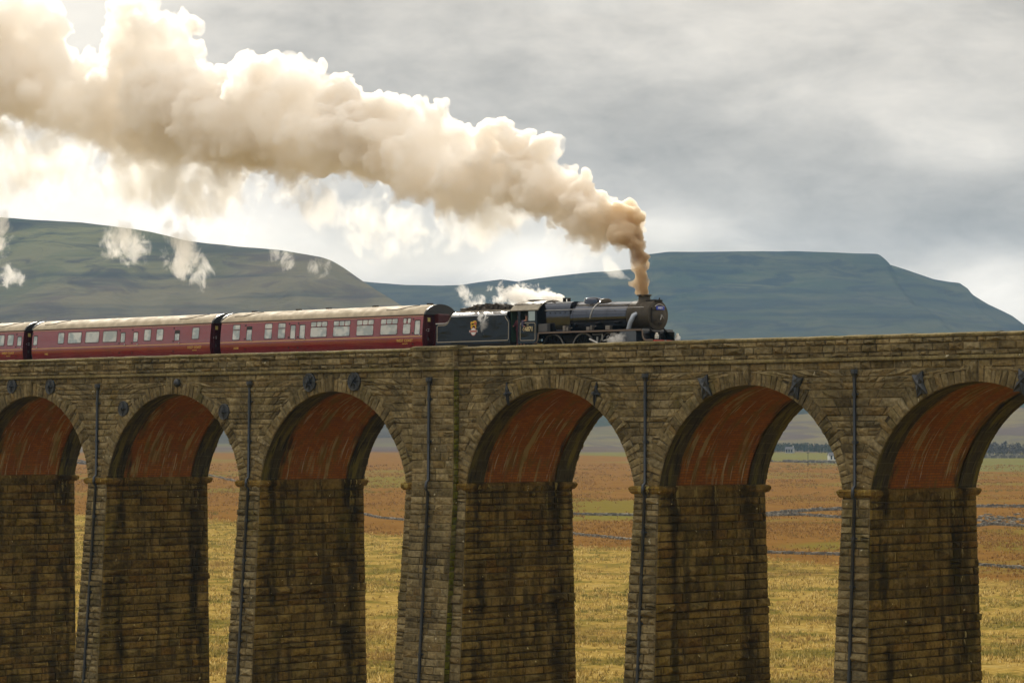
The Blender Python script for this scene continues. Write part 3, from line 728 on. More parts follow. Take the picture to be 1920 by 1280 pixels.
for s_,nm in((-.86,1),(.86,1)):
    q=MB(); X_=-112.05; q.bbox(X_-.09,X_+.09,YT+s_-.09,YT+s_+.09,RZ+1.33,RZ+1.58,.02); q.lathe([(.07,.25),(.08,.3),(.05,.36)],(X_,YT+s_,RZ+1.33),'z',10); lp=q.build('headlamp',M['lampw'],loco)
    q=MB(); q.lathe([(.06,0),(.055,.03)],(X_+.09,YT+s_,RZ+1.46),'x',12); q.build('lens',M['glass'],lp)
q=MB(); q.tube([(-111.88,YT+.35,RZ+1.15),(-111.77,YT+.35,RZ+1.05),(-111.75,YT+.33,RZ+.6)],.035,6); q.build('coupling_hose',M['dark'],loco); q=MB(); q.tube([(-111.88,YT,RZ+1.0),(-111.65,YT,RZ+.95),(-111.65,YT,RZ+.7)],.04,6); q.build('coupling_hook',M['dark'],loco)
# wheels, cylinders, motion
for x in(-120.28,-117.84,-115.71):
    q=MB(); wheel(q,x,0,.915,18); wo=q.build('driving_wheel',[M['dark'],M['motion']],loco,smooth=40)
for x in(-114.3,-112.6):
    q=MB(); wheel(q,x,0,.495,10); q.build('bogie_wheel',[M['dark'],M['motion']],loco,smooth=40)
for s_ in(-1,1):
    q=MB(); y0,y1=(YT+s_*1.32,YT+s_*.70); y0,y1=min(y0,y1),max(y0,y1)
    q.prism(rrect(-114.5,-113.2,RZ+.55,RZ+1.80,.12,4),'y',y0,y1); c=q.build('cylinder',M['cyl'],loco,smooth=40)
    q=MB(); yy=YT+s_*1.08
    q.tube([(-114.5,yy,RZ+.95),(-115.9,yy,RZ+.95)],.045,8); q.box(-115.9,-114.5,yy-.05,yy+.05,RZ+1.12,RZ+1.19); q.box(-115.9,-114.5,yy-.05,yy+.05,RZ+.72,RZ+.78); q.bbox(-115.7,-115.3,yy-.08,yy+.08,RZ+.74,RZ+1.18,.02)
    q.tube([(-115.9,yy-.02,RZ+1.30),(-114.3,yy-.02,RZ+1.66)],.055,8)       # radius rod
    q.tube([(-116.4,yy-.03,RZ+1.55),(-116.4,yy-.03,RZ+.95)],.06,8); q.tube([(-117.0,yy-.03,RZ+1.42),(-116.35,yy-.03,RZ+1.18)],.085,8)
    q.tube([(-116.8,yy,RZ+1.70),(-116.0,yy,RZ+1.70)],.05,6); q.tube([(-116.05,yy,RZ+1.72),(-116.05,yy,RZ+1.30)],.045,6)
    q.build('valve_gear',M['steel'],loco)
    q=MB(); q.box(-120.35,-115.65,yy-.045,yy+.045,RZ+.86,RZ+.97); 
    for x in(-120.28,-117.84,-115.71): q.lathe([(.13,-.07),(.13,.07)],(x,yy,RZ+.915),'y',12)
    q.tube([(-115.5,yy-.08,RZ+.96),(-117.84,yy-.08,RZ+1.10)],.06,8); q.build('coupling_rod',M['steel'],loco)
    # lubricators and boxes on the footplate
    yb=YT+s_*1.08
    for x,w,h in((-119.0,.22,.30),(-118.75,.14,.22),(-117.1,.26,.20),(-116.85,.1,.28),(-115.55,.36,.24)):
        q=MB(); q.bbox(x-w/2,x+w/2,yb-.12,yb+.12,ZF+.003,ZF+h,.02); q.tube([(x,yb-.14*s_,ZF+h*.6),(x+.14,yb-.16*s_,ZF+h*.9)],.03,6); q.build('lubricator',M['motion'],fpl)
    q=MB(); q.bbox(-121.07,-120.32,yb-.16,yb+.14,ZF+.003,ZF+.46,.03); q.build('sandbox',M['greybox'],fpl)
# ---------------------------------------------------------------- cab
cb=MB()
for s_ in(-1,1):
    y=YT+s_*1.30; y0,y1=y-.025,y+.025
    z0,z1,zt=RZ+1.27,RZ+2.56,RZ+3.24
    # side sheet: lower panel, posts either side of the window, strip over it
    low=[(-122.62,z0),(-121.32,z0),(-121.16,z0+.07),(-121.07,z0+.22),(-121.05,z0+.5),(-121.05,z1),(-122.62,z1)]
    cb.prism(low,'y',y0,y1); cb.box(-121.22,-121.05,y0,y1,z1,zt); cb.box(-122.62,-122.42,y0,y1,z1,zt-.0); cb.box(-122.42,-121.22,y0,y1,zt-.09,zt)
    cb.box(-121.84,-121.78,y0,y1,z1,zt-.09)
cb.prism([(YT-1.28,ZF-.4),(YT+1.28,ZF-.4),(YT+1.28,RZ+3.24),(YT+.95,RZ+3.6),(YT+.4,RZ+3.78),(YT-.4,RZ+3.78),(YT-.95,RZ+3.6),(YT-1.28,RZ+3.24)],'x',-121.12,-121.06)
cb.box(-122.6,-121.1,YT-1.25,YT+1.25,RZ+1.27,RZ+1.40)
cab=cb.build('cab',M['tenderp'],loco)
q=MB(); pr=[(-1.36,3.21),(-1.30,3.27),(-1.14,3.44),(-.92,3.60),(-.6,3.73),(-.25,3.80),(0,3.815),(.25,3.80),(.6,3.73),(.92,3.60),(1.14,3.44),(1.30,3.27),(1.36,3.21)]
poly=[(YT+a,RZ+c) for a,c in pr]+[(YT+a*.97,RZ+c-.05) for a,c in pr[::-1]]
n=len(poly); xa,xb=-123.25,-120.98
q.add([(x,y,z) for x in(xa,xb) for y,z in poly],[(i,(i+1)%n,n+(i+1)%n,n+i) for i in range(n)]+[(i,i+1,n-2-i,n-1-i) for i in range(len(pr)-1)]+[(n+i,n+i+1,2*n-2-i,2*n-1-i) for i in range(len(pr)-1)])
rf=q.build('cab_roof',M['cablight'],loco,smooth=35)
q=MB(); q.box(-122.7,-121.9,YT-.45,YT+.45,RZ+3.80,RZ+3.85)
for s_ in(-1,1): q.box(xa,xb,YT+s_*1.0-.02,YT+s_*1.0+.02,RZ+3.56,RZ+3.60)
q.build('roof_vent',M['dark'],rf)
for s_ in(-1,1):
    q=MB(); q.box(-121.78,-121.24,YT+s_*1.30-.01,YT+s_*1.30+.01,RZ+2.58,RZ+3.14)
    q.build('cab_window',M['cabglass'],cab)
for s_ in(-1,1):
    q=MB(); path_line(q,rrect(-122.42,-121.20,RZ+1.45,RZ+2.46,.10),.035,lambda z:YT+s_*1.30-.026 if s_<0 else YT+1.30+.040); q.build('lining',M['lining'],cab)
text('44871',.37,-121.80,YT-1.335,RZ+2.10,M['cream'],cab,bold=.022,sx=.95)
text('5MT',.09,-121.80,YT-1.335,RZ+2.34,M['cream'],cab)
# ---------------------------------------------------------------- tender
tender=empty('locomotive_tender','black six wheeled coal tender with yellow and red crest coupled behind the locomotive','tender')
XA,XB=-129.62,-123.30
def tside(z):  # the side sheet is upright, then leans in at the top
    return 1.30 if z<2.98 else 1.30-.38*(1-math.cos(min(1,(z-2.98)/.30)*math.pi/2))-.02*(z-2.98)
q=MB()
def profile(z):
    """rear and front ends of the side sheet at height z"""
    if z<=2.62: xr=XA
    elif z<2.80: xr=XA+1.0+ .30*(1-math.sqrt(max(0,1-((z-2.62)/.18)**2)))*0+ .0
    else: xr=XA+1.0+.36*min(1,(z-2.62)/.45)
    xf=XB if z<=2.62 else XB-.30*min(1,(z-2.62)/.36)
    return xr,xf
def tsheet(q,s_,zs):
    vs=[];fs=[]
    for z in zs:
        xr,xf=profile(z)
        if 2.62<z<2.98: t=(z-2.62)/.36; xr=XA+.85+.45*math.sin(t*math.pi/2)
        if z>=2.98: xr=XA+1.30+.06*(z-2.98)
        for x in np.linspace(xr,xf,6): vs.append((float(x),YT+s_*tside(z),RZ+z))
    for j in range(len(zs)-1):
        for k in range(5): fs.append((j*6+k,j*6+k+1,(j+1)*6+k+1,(j+1)*6+k))
    q.add(vs,fs)
for s_ in(-1,1): tsheet(q,s_,[1.36,1.9,2.4,2.619,2.63,2.68,2.76,2.86,2.98])
q.box(XA,XA+1.35,YT-1.29,YT+1.29,RZ+2.58,RZ+2.615); q.box(XA,XA+.03,YT-1.29,YT+1.29,RZ+1.36,RZ+2.6)
q.box(XA+1.30,XA+1.34,YT-1.28,YT+1.28,RZ+2.6,RZ+2.98); q.prism([(YT-1.28,RZ+2.98),(YT+1.28,RZ+2.98),(YT+.9,RZ+3.28),(YT-.9,RZ+3.28)],'x',XA+1.32,XA+1.36)
q.box(XB-.03,XB,YT-1.28,YT+1.28,RZ+1.36,RZ+2.58); q.box(XB-.34,XB-.30,YT-1.2,YT+1.2,RZ+2.6,RZ+3.2)
q.box(XA+1.3,XB-.3,YT-.95,YT+.95,RZ+3.10,RZ+3.14)
tb_=q.build('tender_body',M['tenderp'],tender)
for s_ in(-1,1): q=MB(); tsheet(q,s_,[2.98,3.06,3.14,3.22,3.28]); q.build('coping_sheet',M['sheet'],tb_)
for s_ in(-1,1): q=MB(); q.tube([(XA+1.36,YT+s_*.925,RZ+3.29),(XB-.3,YT+s_*.925,RZ+3.29)],.03,6); q.build('beading',M['lining'],tb_)
out=[(XA+.12,1.50)]+[(XB-.20,1.50),(XB-.12,1.58),(XB-.12,2.50),(XB-.16,2.62),(XB-.30,2.75),(XB-.42,2.92)]
q=MB(); path_line(q,[(x,RZ+z) for x,z in out],.04,lambda z:YT-1.305,False); q.build('lining',M['lining'],tb_); q=MB()
back=[(XA+.12,1.50),(XA+.12,2.40),(XA+.2,2.50),(XA+.80,2.50),(XA+.98,2.56),(XA+1.12,2.68),(XA+1.25,2.94)]
path_line(q,[(x,RZ+z) for x,z in back],.04,lambda z:YT-1.305,False); q.build('lining',M['lining'],tb_)
q=MB()
e2=[(XA,2.60),(XA+.84,2.60),(XA+1.02,2.66),(XA+1.18,2.78),(XA+1.28,2.94),(XA+1.34,3.0)]
for (xa,za),(xb,zb) in zip(e2[:-1],e2[1:]): q.tube([(xa,YT-1.30,RZ+za),(xb,YT-1.30,RZ+zb)],.035,6)
q.build('beading',M['steel'],tb_)
q=MB(); q.box(XA,XB,YT-1.28,YT+1.28,RZ+1.22,RZ+1.34); 
for s_ in(-1,1): q.box(XA+.1,XB-.1,YT+s_*1.0-.03,YT+s_*1.0+.03,RZ+.45,RZ+1.2)
q.box(XA-.08,XA+.02,YT-1.25,YT+1.25,RZ+.85,RZ+1.25)
for s_ in(-.86,.86): q.lathe([(.13,0),(.12,-.3),(.22,-.4),(.0,-.46)],(XA-.05,YT+s_,RZ+1.04),'x',16)
q.build('frame',M['dark'],tender)
for x in(XA+1.1,XA+3.3,XA+5.5):
    q=MB(); wheel(q,x,0,.65,12); q.build('wheel',[M['dark'],M['motion']],tender,smooth=40)
# heaped coal
q=MB(); rg=random.Random(3)
nx,ny=26,12; vs=[]
for i in range(nx):
    for j in range(ny):
        x=XA+1.45+(XB-.4-XA-1.45)*i/(nx-1); y=YT-.9+1.8*j/(ny-1); t=i/(nx-1); e=math.sin(math.pi*min(1,max(0,j/(ny-1))))
        h=3.16+(.08+.42*math.sin(math.pi*(.12+.80*t)))*e**.6*(.75 if t<.15 else 1)
        vs.append((x+rg.uniform(-.06,.06),y+rg.uniform(-.06,.06),RZ+h+rg.uniform(-.07,.07)*(e+.1)))
q.add(vs,[(i*ny+j,(i+1)*ny+j,(i+1)*ny+j+1,i*ny+j+1) for i in range(nx-1) for j in range(ny-1)])
for _ in range(160):
    x=rg.uniform(XA+1.6,XB-.5); t=(x-XA-1.45)/(XB-.4-XA-1.45); y=YT+rg.uniform(-.7,.7); e=math.cos((y-YT)*1.5)
    z=RZ+3.18+(.08+.42*math.sin(math.pi*(.12+.80*t)))*max(0,e)**.6; s_=rg.uniform(.06,.16)
    v8=[(x+a*s_*rg.uniform(.6,1.1),y+b_*s_*rg.uniform(.6,1.1),z+c_*s_*rg.uniform(.5,1.)) for c_ in(-1,1) for a,b_ in((-1,-1),(1,-1),(1,1),(-1,1))]
    q.add(v8,[(0,1,5,4),(1,2,6,5),(2,3,7,6),(3,0,4,7),(4,5,6,7)])
tag(q.build('coal_heap',M['coal']),'heap of dark coal filling the open bunker of the tender','coal',kind='stuff')
# crest: yellow lion above a red and white roundel with a crossband
q=MB(); cx,cz,y=-126.36,RZ+2.12,YT-1.312
lion=[(-.20,.12),(-.24,.22),(-.22,.36),(-.26,.46),(-.20,.55),(-.10,.52),(-.02,.57),(.10,.60),(.22,.57),(.27,.48),(.25,.36),(.22,.30),(.24,.14),(.16,.12),(.14,.26),(.02,.30),(-.08,.27),(-.12,.14)]
q.prism([(cx+a,cz+c) for a,c in lion],'y',y-.006,y)
q.prism([(cx+.16+.10*math.cos(t*.5236),cz+.42+.10*math.sin(t*.5236)) for t in range(12)],'y',y-.010,y-.002,2)
q.prism([(cx-.20,cz+.40),(cx-.05,cz+.44),(cx+.08,cz+.42),(cx+.02,cz+.36),(cx-.12,cz+.33)],'y',y-.012,y-.002,3)
q.prism([(cx+.25*math.cos(t*.3142),cz-.05+.25*math.sin(t*.3142)) for t in range(20)],'y',y-.008,y,2)
q.prism([(cx+.21*math.cos(t*.3142),cz-.05+.21*math.sin(t*.3142)) for t in range(20)],'y',y-.012,y,1)
q.prism([(cx-.34,cz-.10),(cx+.34,cz-.10),(cx+.34,cz+.03),(cx-.34,cz+.03)],'y',y-.018,y,1)
q.prism([(cx-.31,cz-.085),(cx+.31,cz-.085),(cx+.31,cz+.015),(cx-.31,cz+.015)],'y',y-.022,y,2)
q.build('crest',[M['crestgold'],M['white'],M['crestred'],M['dark']],tb_)
# ---------------------------------------------------------------- carriages
SIDE=[(1.02,1.20),(1.15,1.27),(1.35,1.34),(1.6,1.378),(1.91,1.385),(2.2,1.372),(2.6,1.342),(3.0,1.298),(3.2,1.262)]
def sy(z): return float(np.interp(z-RZ,[a for a,b in SIDE],[b for a,b in SIDE]))
ROOF=[(1.30,3.20),(1.285,3.27),(1.22,3.37),(1.10,3.50),(.90,3.64),(.62,3.76),(.32,3.83),(0,3.855)]
def patch(mb,poly,off,s_=-1,mi=0):
    """a flat shape laid on the curved carriage side"""
    vs=[(x,YT+s_*(sy(z)+off),z) for x,z in poly]; n=len(vs)
    vs+=[(x,YT+s_*(sy(z)-.01),z) for x,z in poly]
    mb.add(vs,[tuple(range(n))]+[(i,(i+1)%n,n+(i+1)%n,n+i) for i in range(n)],mi)
def carriage(xa,xb,label,wins,doors,texts,vents,zw=(2.07,2.99),endr=True):
    c=empty('railway_carriage',label,'carriage','maroon carriages behind the locomotive')
    q=MB(); pl=[(b_,a) for a,b_ in SIDE]; poly=[(YT-y,RZ+z) for y,z in pl]+[(YT+y,RZ+z) for y,z in pl[::-1]]
    m=len(poly); xs=[xa]+[xa+(xb-xa)*k/12 for k in range(1,12)]+[xb]
    vs=[(x,y,z) for x in xs for y,z in poly]; fs=[(i*m+k,i*m+(k+1)%m,(i+1)*m+(k+1)%m,(i+1)*m+k) for i in range(len(xs)-1) for k in range(m)]
    q.add(vs,fs); body=q.build('body',M['maroon'],c,smooth=30)
    for x,d in((xa,-1),(xb,1)):
        q=MB(); q.add([(x+d*.004,y,z) for y,z in poly],[tuple(range(m))])
        x0,x1=sorted((x,x+d*.44)); q.bbox(x0,x1,YT-.48,YT+.48,RZ+1.15,RZ+3.25,.04)
        for yy in(-1.05,.95): q.box(*sorted((x,x+d*.06)),YT+yy-.05,YT+yy+.05,RZ+1.2,RZ+3.0)
        for k in range(4): q.box(*sorted((x,x+d*.08)),YT-.92,YT-.66,RZ+1.5+.38*k,RZ+1.54+.38*k)
        q.build('end_wall',M['maroon_end'],c)
    if endr:   # markings on the end that faces the engine
        e=MB(); e.box(xb,xb+.012,YT-.98,YT-.74,RZ+2.78,RZ+3.02); e.build('warning_label',M['yellow'],body)
        text('C1',.24,xb+.05,YT-.98,RZ+2.26,M['white'],body,rot=(math.pi/2,0,math.pi/2),bold=.02)
        e=MB(); e.prism([(YT-.93+.1*math.cos(t*.7854),RZ+1.75+.1*math.sin(t*.7854)) for t in range(8)],'x',xb,xb+.012); e.build('plate',M['greybox'],body)
    # roof with domed ends
    q=MB(); pr=[(YT-y,RZ+z) for y,z in ROOF]+[(YT+y,RZ+z) for y,z in ROOF[-2::-1]]; m=len(pr)
    st=[(xa-.04,.80,.0),(xa+.10,.93,.6),(xa+.45,1,1),(xb-.45,1,1),(xb-.10,.93,.6),(xb+.04,.80,.0)]
    xs=[xa-.04,xa+.05,xa+.2,xa+.5]+[xa+.5+(xb-xa-1.)*k/10 for k in range(1,10)]+[xb-.5,xb-.2,xb-.05,xb+.04]
    ks=[.72,.84,.95,1.]+[1]*9+[1.,.95,.84,.72]
    vs=[]
    for x,k in zip(xs,ks):
        for y,z in pr: vs.append((x,YT+(y-YT)*(.985+.015*k),RZ+3.2+(z-RZ-3.2)*k if z>RZ+3.28 else z))
    q.add(vs,[(i*m+k,i*m+k+1,(i+1)*m+k+1,(i+1)*m+k) for i in range(len(xs)-1) for k in range(m-1)],0)
    rf=q.build('roof',M['croof'],c,smooth=40)
    for x,d in((xa,-1),(xb,1)):      # dark bow plate over the end
        p2=[(YT-y*.995,RZ+z+.0) for y,z in ROOF]+[(YT+y*.995,RZ+z) for y,z in ROOF[-2::-1]]
        q=MB(); q.prism(p2,'x',*sorted((x+d*.02,x+d*.16))); q.build('roof_end',M['domeend'],rf)
    for s_ in(-1,1): g=MB(); g.tube([(xa,YT+s_*1.29,RZ+3.21),(xb,YT+s_*1.29,RZ+3.21)],.035,6); g.build('gutter',M['gut'],rf)
    for x in vents:
        g=MB(); g.bbox(x-.2,x+.2,YT-.22,YT+.02,RZ+3.82,RZ+3.93,.03); g.build('roof_vent',M['dark'],rf)
    # roof walkway lines
    for x0,x1 in((xa+1.0,xa+3.2),(xb-3.6,xb-1.2)):
        g=MB()
        for k in range(9):
            t=k/8; y=-1.02+.55*max(0,t-.45)/.55; z=float(np.interp(abs(y),[a for a,b_ in ROOF[::-1]],[b_ for a,b_ in ROOF[::-1]])); y2=-1.02+.55*max(0,(k+1)/8-.45)/.55; z2=float(np.interp(abs(y2),[a for a,b_ in ROOF[::-1]],[b_ for a,b_ in ROOF[::-1]]))
            if k<8: g.tube([(x0+(x1-x0)*t,YT+y,RZ+z+.012),(x0+(x1-x0)*(k+1)/8,YT+y2,RZ+z2+.012)],.022,5)
        g.build('roof_rail',M['dark'],rf)
    z0,z1=RZ+zw[0],RZ+zw[1]
    for s_ in(-1,1):
        g=MB()
        for a,b_ in((1.875,1.935),(3.10,3.125)): patch(g,[(xa+.02,RZ+a),(xb-.02,RZ+a),(xb-.02,RZ+b_),(xa+.02,RZ+b_)],.004,s_)
        g.build('waist_line',M['orange'],body)
        for x0,x1,kind in wins:
            g=MB(); patch(g,rrect(x0-.06,x1+.06,z0-.06,z1+.06,.12),.006,s_)
            if kind in('A','a','h'):
                zt=z1-(z1-z0)*.33; patch(g,[(x0,zt-.025),(x1,zt-.025),(x1,zt+.025),(x0,zt+.025)],.020,s_)
            w=g.build('window',M['alu'],c)
            g=MB()
            if kind in('A','a'):
                patch(g,rrect(x0,x1,z0,zt-.03,.09),.011,s_); n3=3 if kind=='A' else 2; L=x1-x0
                gap=.07 if kind=='A' else .14
                for k in range(n3):
                    a=x0+L*k/n3+(gap/2 if k else 0); b2=x0+L*(k+1)/n3-(gap/2 if k<n3-1 else 0); patch(g,rrect(a,b2,zt+.03,z1,.06),.011,s_)
            else: patch(g,rrect(x0,x1,z0,z1,.09),.011,s_)
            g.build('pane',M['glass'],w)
        for x0,x1,opn in doors:
            d0,d1=x0-.14,x1+.14; g=MB()
            for xx in(d0,d1): patch(g,[(xx-.012,RZ+1.1),(xx+.012,RZ+1.1),(xx+.012,RZ+3.1),(xx-.012,RZ+3.1)],.004,s_)
            for zz in(1.45,2.1,2.95): patch(g,[(d0-.05,RZ+zz-.04),(d0+.03,RZ+zz-.04),(d0+.03,RZ+zz+.04),(d0-.05,RZ+zz+.04)],.03,s_)
            dr=g.build('door',M['rubber'],c)
            g=MB(); patch(g,rrect(x0-.03,x1+.03,z0-.08,z1-.10,.08),.008,s_); w=g.build('door_frame',M['rubber'],dr)
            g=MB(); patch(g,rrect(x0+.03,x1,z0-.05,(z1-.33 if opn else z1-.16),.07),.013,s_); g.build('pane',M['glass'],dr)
            g=MB(); patch(g,[(d1-.16,RZ+1.96),(d1-.04,RZ+1.96),(d1-.04,RZ+2.02),(d1-.16,RZ+2.02)],.045,s_); g.build('handle',M['steel'],dr)
    for s_t,size,x,z,mt in texts: text(s_t,size,x,YT-sy(RZ+z)-.006,RZ+z,mt,body,bold=.014)
    # underframe and bogies
    g=MB(); g.box(xa+.1,xb-.1,YT-1.1,YT+1.1,RZ+.90,RZ+1.04)
    for s_ in(-1,1): g.box(xa+.1,xb-.1,YT+s_*1.2-.06,YT+s_*1.2+.06,RZ+.82,RZ+1.03)
    xm=(xa+xb)/2
    for x in(xm-2.6,xm+.6): g.box(x,x+1.8,YT-1.15,YT+1.15,RZ+.35,RZ+.88)
    g.build('underframe',M['dark'],c)
    for x in(xa+2.7,xb-2.7):
        g=MB()
        for s_ in(-1,1): g.box(x-1.9,x+1.9,YT+s_*1.0-.06,YT+s_*1.0+.06,RZ+.45,RZ+.75)
        bg=g.build('bogie',M['dark'],c)
        for dx in(-1.3,1.3):
            g=MB(); wheel(g,x+dx,0,.457,10); g.build('wheel',[M['dark'],M['motion']],bg,smooth=40)
    for x,d in((xa,-1),(xb,1)):
        for s_ in(-.86,.86):
            g=MB(); g.lathe([(.13,0),(.12,d*.26),(.2,d*.3),(.0,d*.36)],(x,YT+s_,RZ+1.04),'x',14); g.build('buffer',M['dark'],c)
    return c
WC='WEST COAST'; RC='RAILWAYS'
carriage(-149.77,-130.72,'nearest maroon carriage next to the tender with sliding top windows',
 [(-148.54,-147.87,'h'),(-145.38,-144.71,'h'),(-144.07,-143.42,'h'),(-140.94,-139.45,'A'),(-138.80,-137.31,'A'),(-136.64,-135.15,'A'),(-134.46,-132.99,'A'),(-132.44,-131.82,'a')],
 [(-147.17,-146.68,True),(-142.89,-142.43,False),(-142.01,-141.52,False),(-131.42,-130.97,False)],
 [(WC,.235,-132.28,1.66,M['gold']),(RC,.10,-132.28,1.47,M['gold']),('35508',.20,-148.2,1.52,M['gold'])],[-147.91,-143.58,-140.7,-136.36,-131.43])
carriage(-170.2,-150.82,'middle maroon carriage with plain sealed windows and bare wall at its left end',
 [(-167.19,-166.58,'s'),(-166.07,-164.62,'s'),(-164.11,-162.66,'s'),(-162.17,-160.71,'s'),(-157.70,-157.04,'s'),(-156.39,-155.74,'s'),(-152.66,-152.01,'s')],
 [(-170.02,-169.62,False),(-160.24,-159.79,False),(-158.86,-158.41,False),(-154.48,-154.01,True)],
 [(WC,.235,-152.41,1.66,M['gold']),(RC,.10,-152.41,1.47,M['gold']),('9482',.20,-168.5,1.52,M['gold'])],[],(2.22,2.92))
carriage(-190.6,-171.25,'rearmost visible maroon carriage cut off by the left edge of the photo',
 [(-175.6,-174.2,'s'),(-173.93-.25,-173.50,'s'),(-173.06,-172.41,'s'),(-177.8,-176.4,'s'),(-180,-178.6,'s'),(-182.2,-180.8,'s')],
 [(-171.91,-171.46,False),(-189.5,-189.0,False)],
 [(WC,.235,-172.95,1.66,M['gold']),(RC,.10,-172.95,1.47,M['gold'])],[-176,-182],(2.22,2.92))
# ---------------------------------------------------------------- crew
def person(x,y,z,yaw,label,mats,lean):
    """standing crewman; one continuous skinned body, clothes over it"""
    p=empty('person',label,'person'); p.location=(x,y,z); p.rotation_euler=(0,0,yaw)
    J={'pel':((0,0,.95),.15),'wai':((.02,0,1.10),.14),'che':((.06+lean*.3,0,1.32),.165),'nec':((.09+lean*.5,0,1.50),.062),'hd0':((.115+lean*.6,0,1.60),.085),'hd1':((.13+lean*.65,0,1.70),.10),'hd2':((.12+lean*.65,0,1.79),.07),
       'shl':((.06+lean*.35,.19,1.42),.072),'ell':((.22+lean*.5,.25,1.18),.052),'wrl':((.42+lean*.5,.16,1.20),.036),'hal':((.50+lean*.5,.14,1.21),.038),
       'shr':((.06+lean*.35,-.19,1.42),.072),'elr':((.12+lean*.5,-.27,1.15),.052),'wrr':((.34+lean*.5,-.24,1.12),.036),'har':((.42+lean*.5,-.23,1.12),.038),
       'hil':((0,.10,.88),.105),'knl':((.03,.11,.48),.07),'anl':((0,.11,.09),.05),'tol':((.14,.12,.05),.045),'hir':((0,-.10,.88),.105),'knr':((.03,-.11,.48),.07),'anr':((0,-.11,.09),.05),'tor':((.14,-.12,.05),.045)}
    E=[('pel','wai'),('wai','che'),('che','nec'),('nec','hd0'),('hd0','hd1'),('hd1','hd2'),('che','shl'),('shl','ell'),('ell','wrl'),('wrl','hal'),('che','shr'),('shr','elr'),('elr','wrr'),('wrr','har'),('pel','hil'),('hil','knl'),('knl','anl'),('anl','tol'),('pel','hir'),('hir','knr'),('knr','anr'),('anr','tor')]
    def skin(name,edges,grow,mat,root,parent):
        ks=[]; 
        for a,b_ in edges:
            for k in(a,b_):
                if k not in ks: ks.append(k)
        me=bpy.data.meshes.new(name); me.from_pydata([J[k][0] for k in ks],[(ks.index(a),ks.index(b_)) for a,b_ in edges],[])
        o=bpy.data.objects.new(name,me); COL.objects.link(o); o.parent=parent
        md=o.modifiers.new('skin','SKIN'); sd=o.modifiers.new('sub','SUBSURF'); sd.levels=sd.render_levels=1
        if not me.skin_vertices: 
            bm=bmesh.new(); bm.from_mesh(me); bm.verts.layers.skin.verify(); bm.to_mesh(me); bm.free()
        for i,k in enumerate(ks):
            r=J[k][1]+grow; me.skin_vertices[0].data[i].radius=(r,r); me.skin_vertices[0].data[i].use_root=(k==root)
        me.materials.append(mat); return o
    skin('body',E,0,M['skin'],'pel',p)
    skin('jacket',[e for e in E if not any(k[:2] in('hd','ha','hi','kn','an','to','ne') for k in e)],.022,mats[0],'wai',p)
    skin('trousers',[e for e in E if any(k[:2] in('hi','kn','an') for k in e) and 'to' not in e[1][:2]],.02,mats[0],'pel',p)
    hx=.13+lean*.65
    f=MB()      # face and cap
    f.lathe([(.03,0),(.012,.05)],(hx+.09,0,1.665),'x',6)
    for s_ in(-1,1): f.lathe([(.012,0),(.008,.012)],(hx+.088,s_*.035,1.70),'x',6)
    f.box(hx+.086,hx+.097,-.028,.028,1.622,1.630)
    f.build('face',M['skin'],p)
    f=MB(); vs=[]
    f.lathe([(.112,1.735),(.125,1.76),(.12,1.80),(.08,1.835),(.0,1.84)],(hx-.01,0,0),'z',16); f.box(hx+.07,hx+.19,-.08,.08,1.735,1.75); f.build('cap',mats[1],p,smooth=40)
    return p
person(-122.17,YT-1.12,RZ+1.14,R_(-25),'engine driver in dark overalls and cap at the open cab side window',(M['cloth'],M['cap']),.05)
person(-123.05,YT-.75,RZ+1.18,R_(-70),'fireman in dark red jacket standing in the gap between cab and tender',(M['cloth2'],M['cap']),.0)
g=MB(); g.prism([(YT-1.2,RZ+1.4),(YT+1.2,RZ+1.4),(YT+1.2,RZ+3.25),(YT+.7,RZ+3.5),(YT-.7,RZ+3.5),(YT-1.2,RZ+3.25)],'x',XB-.02,XB+.02)
o=g.build('weather_sheet',M['greenp'],tender)
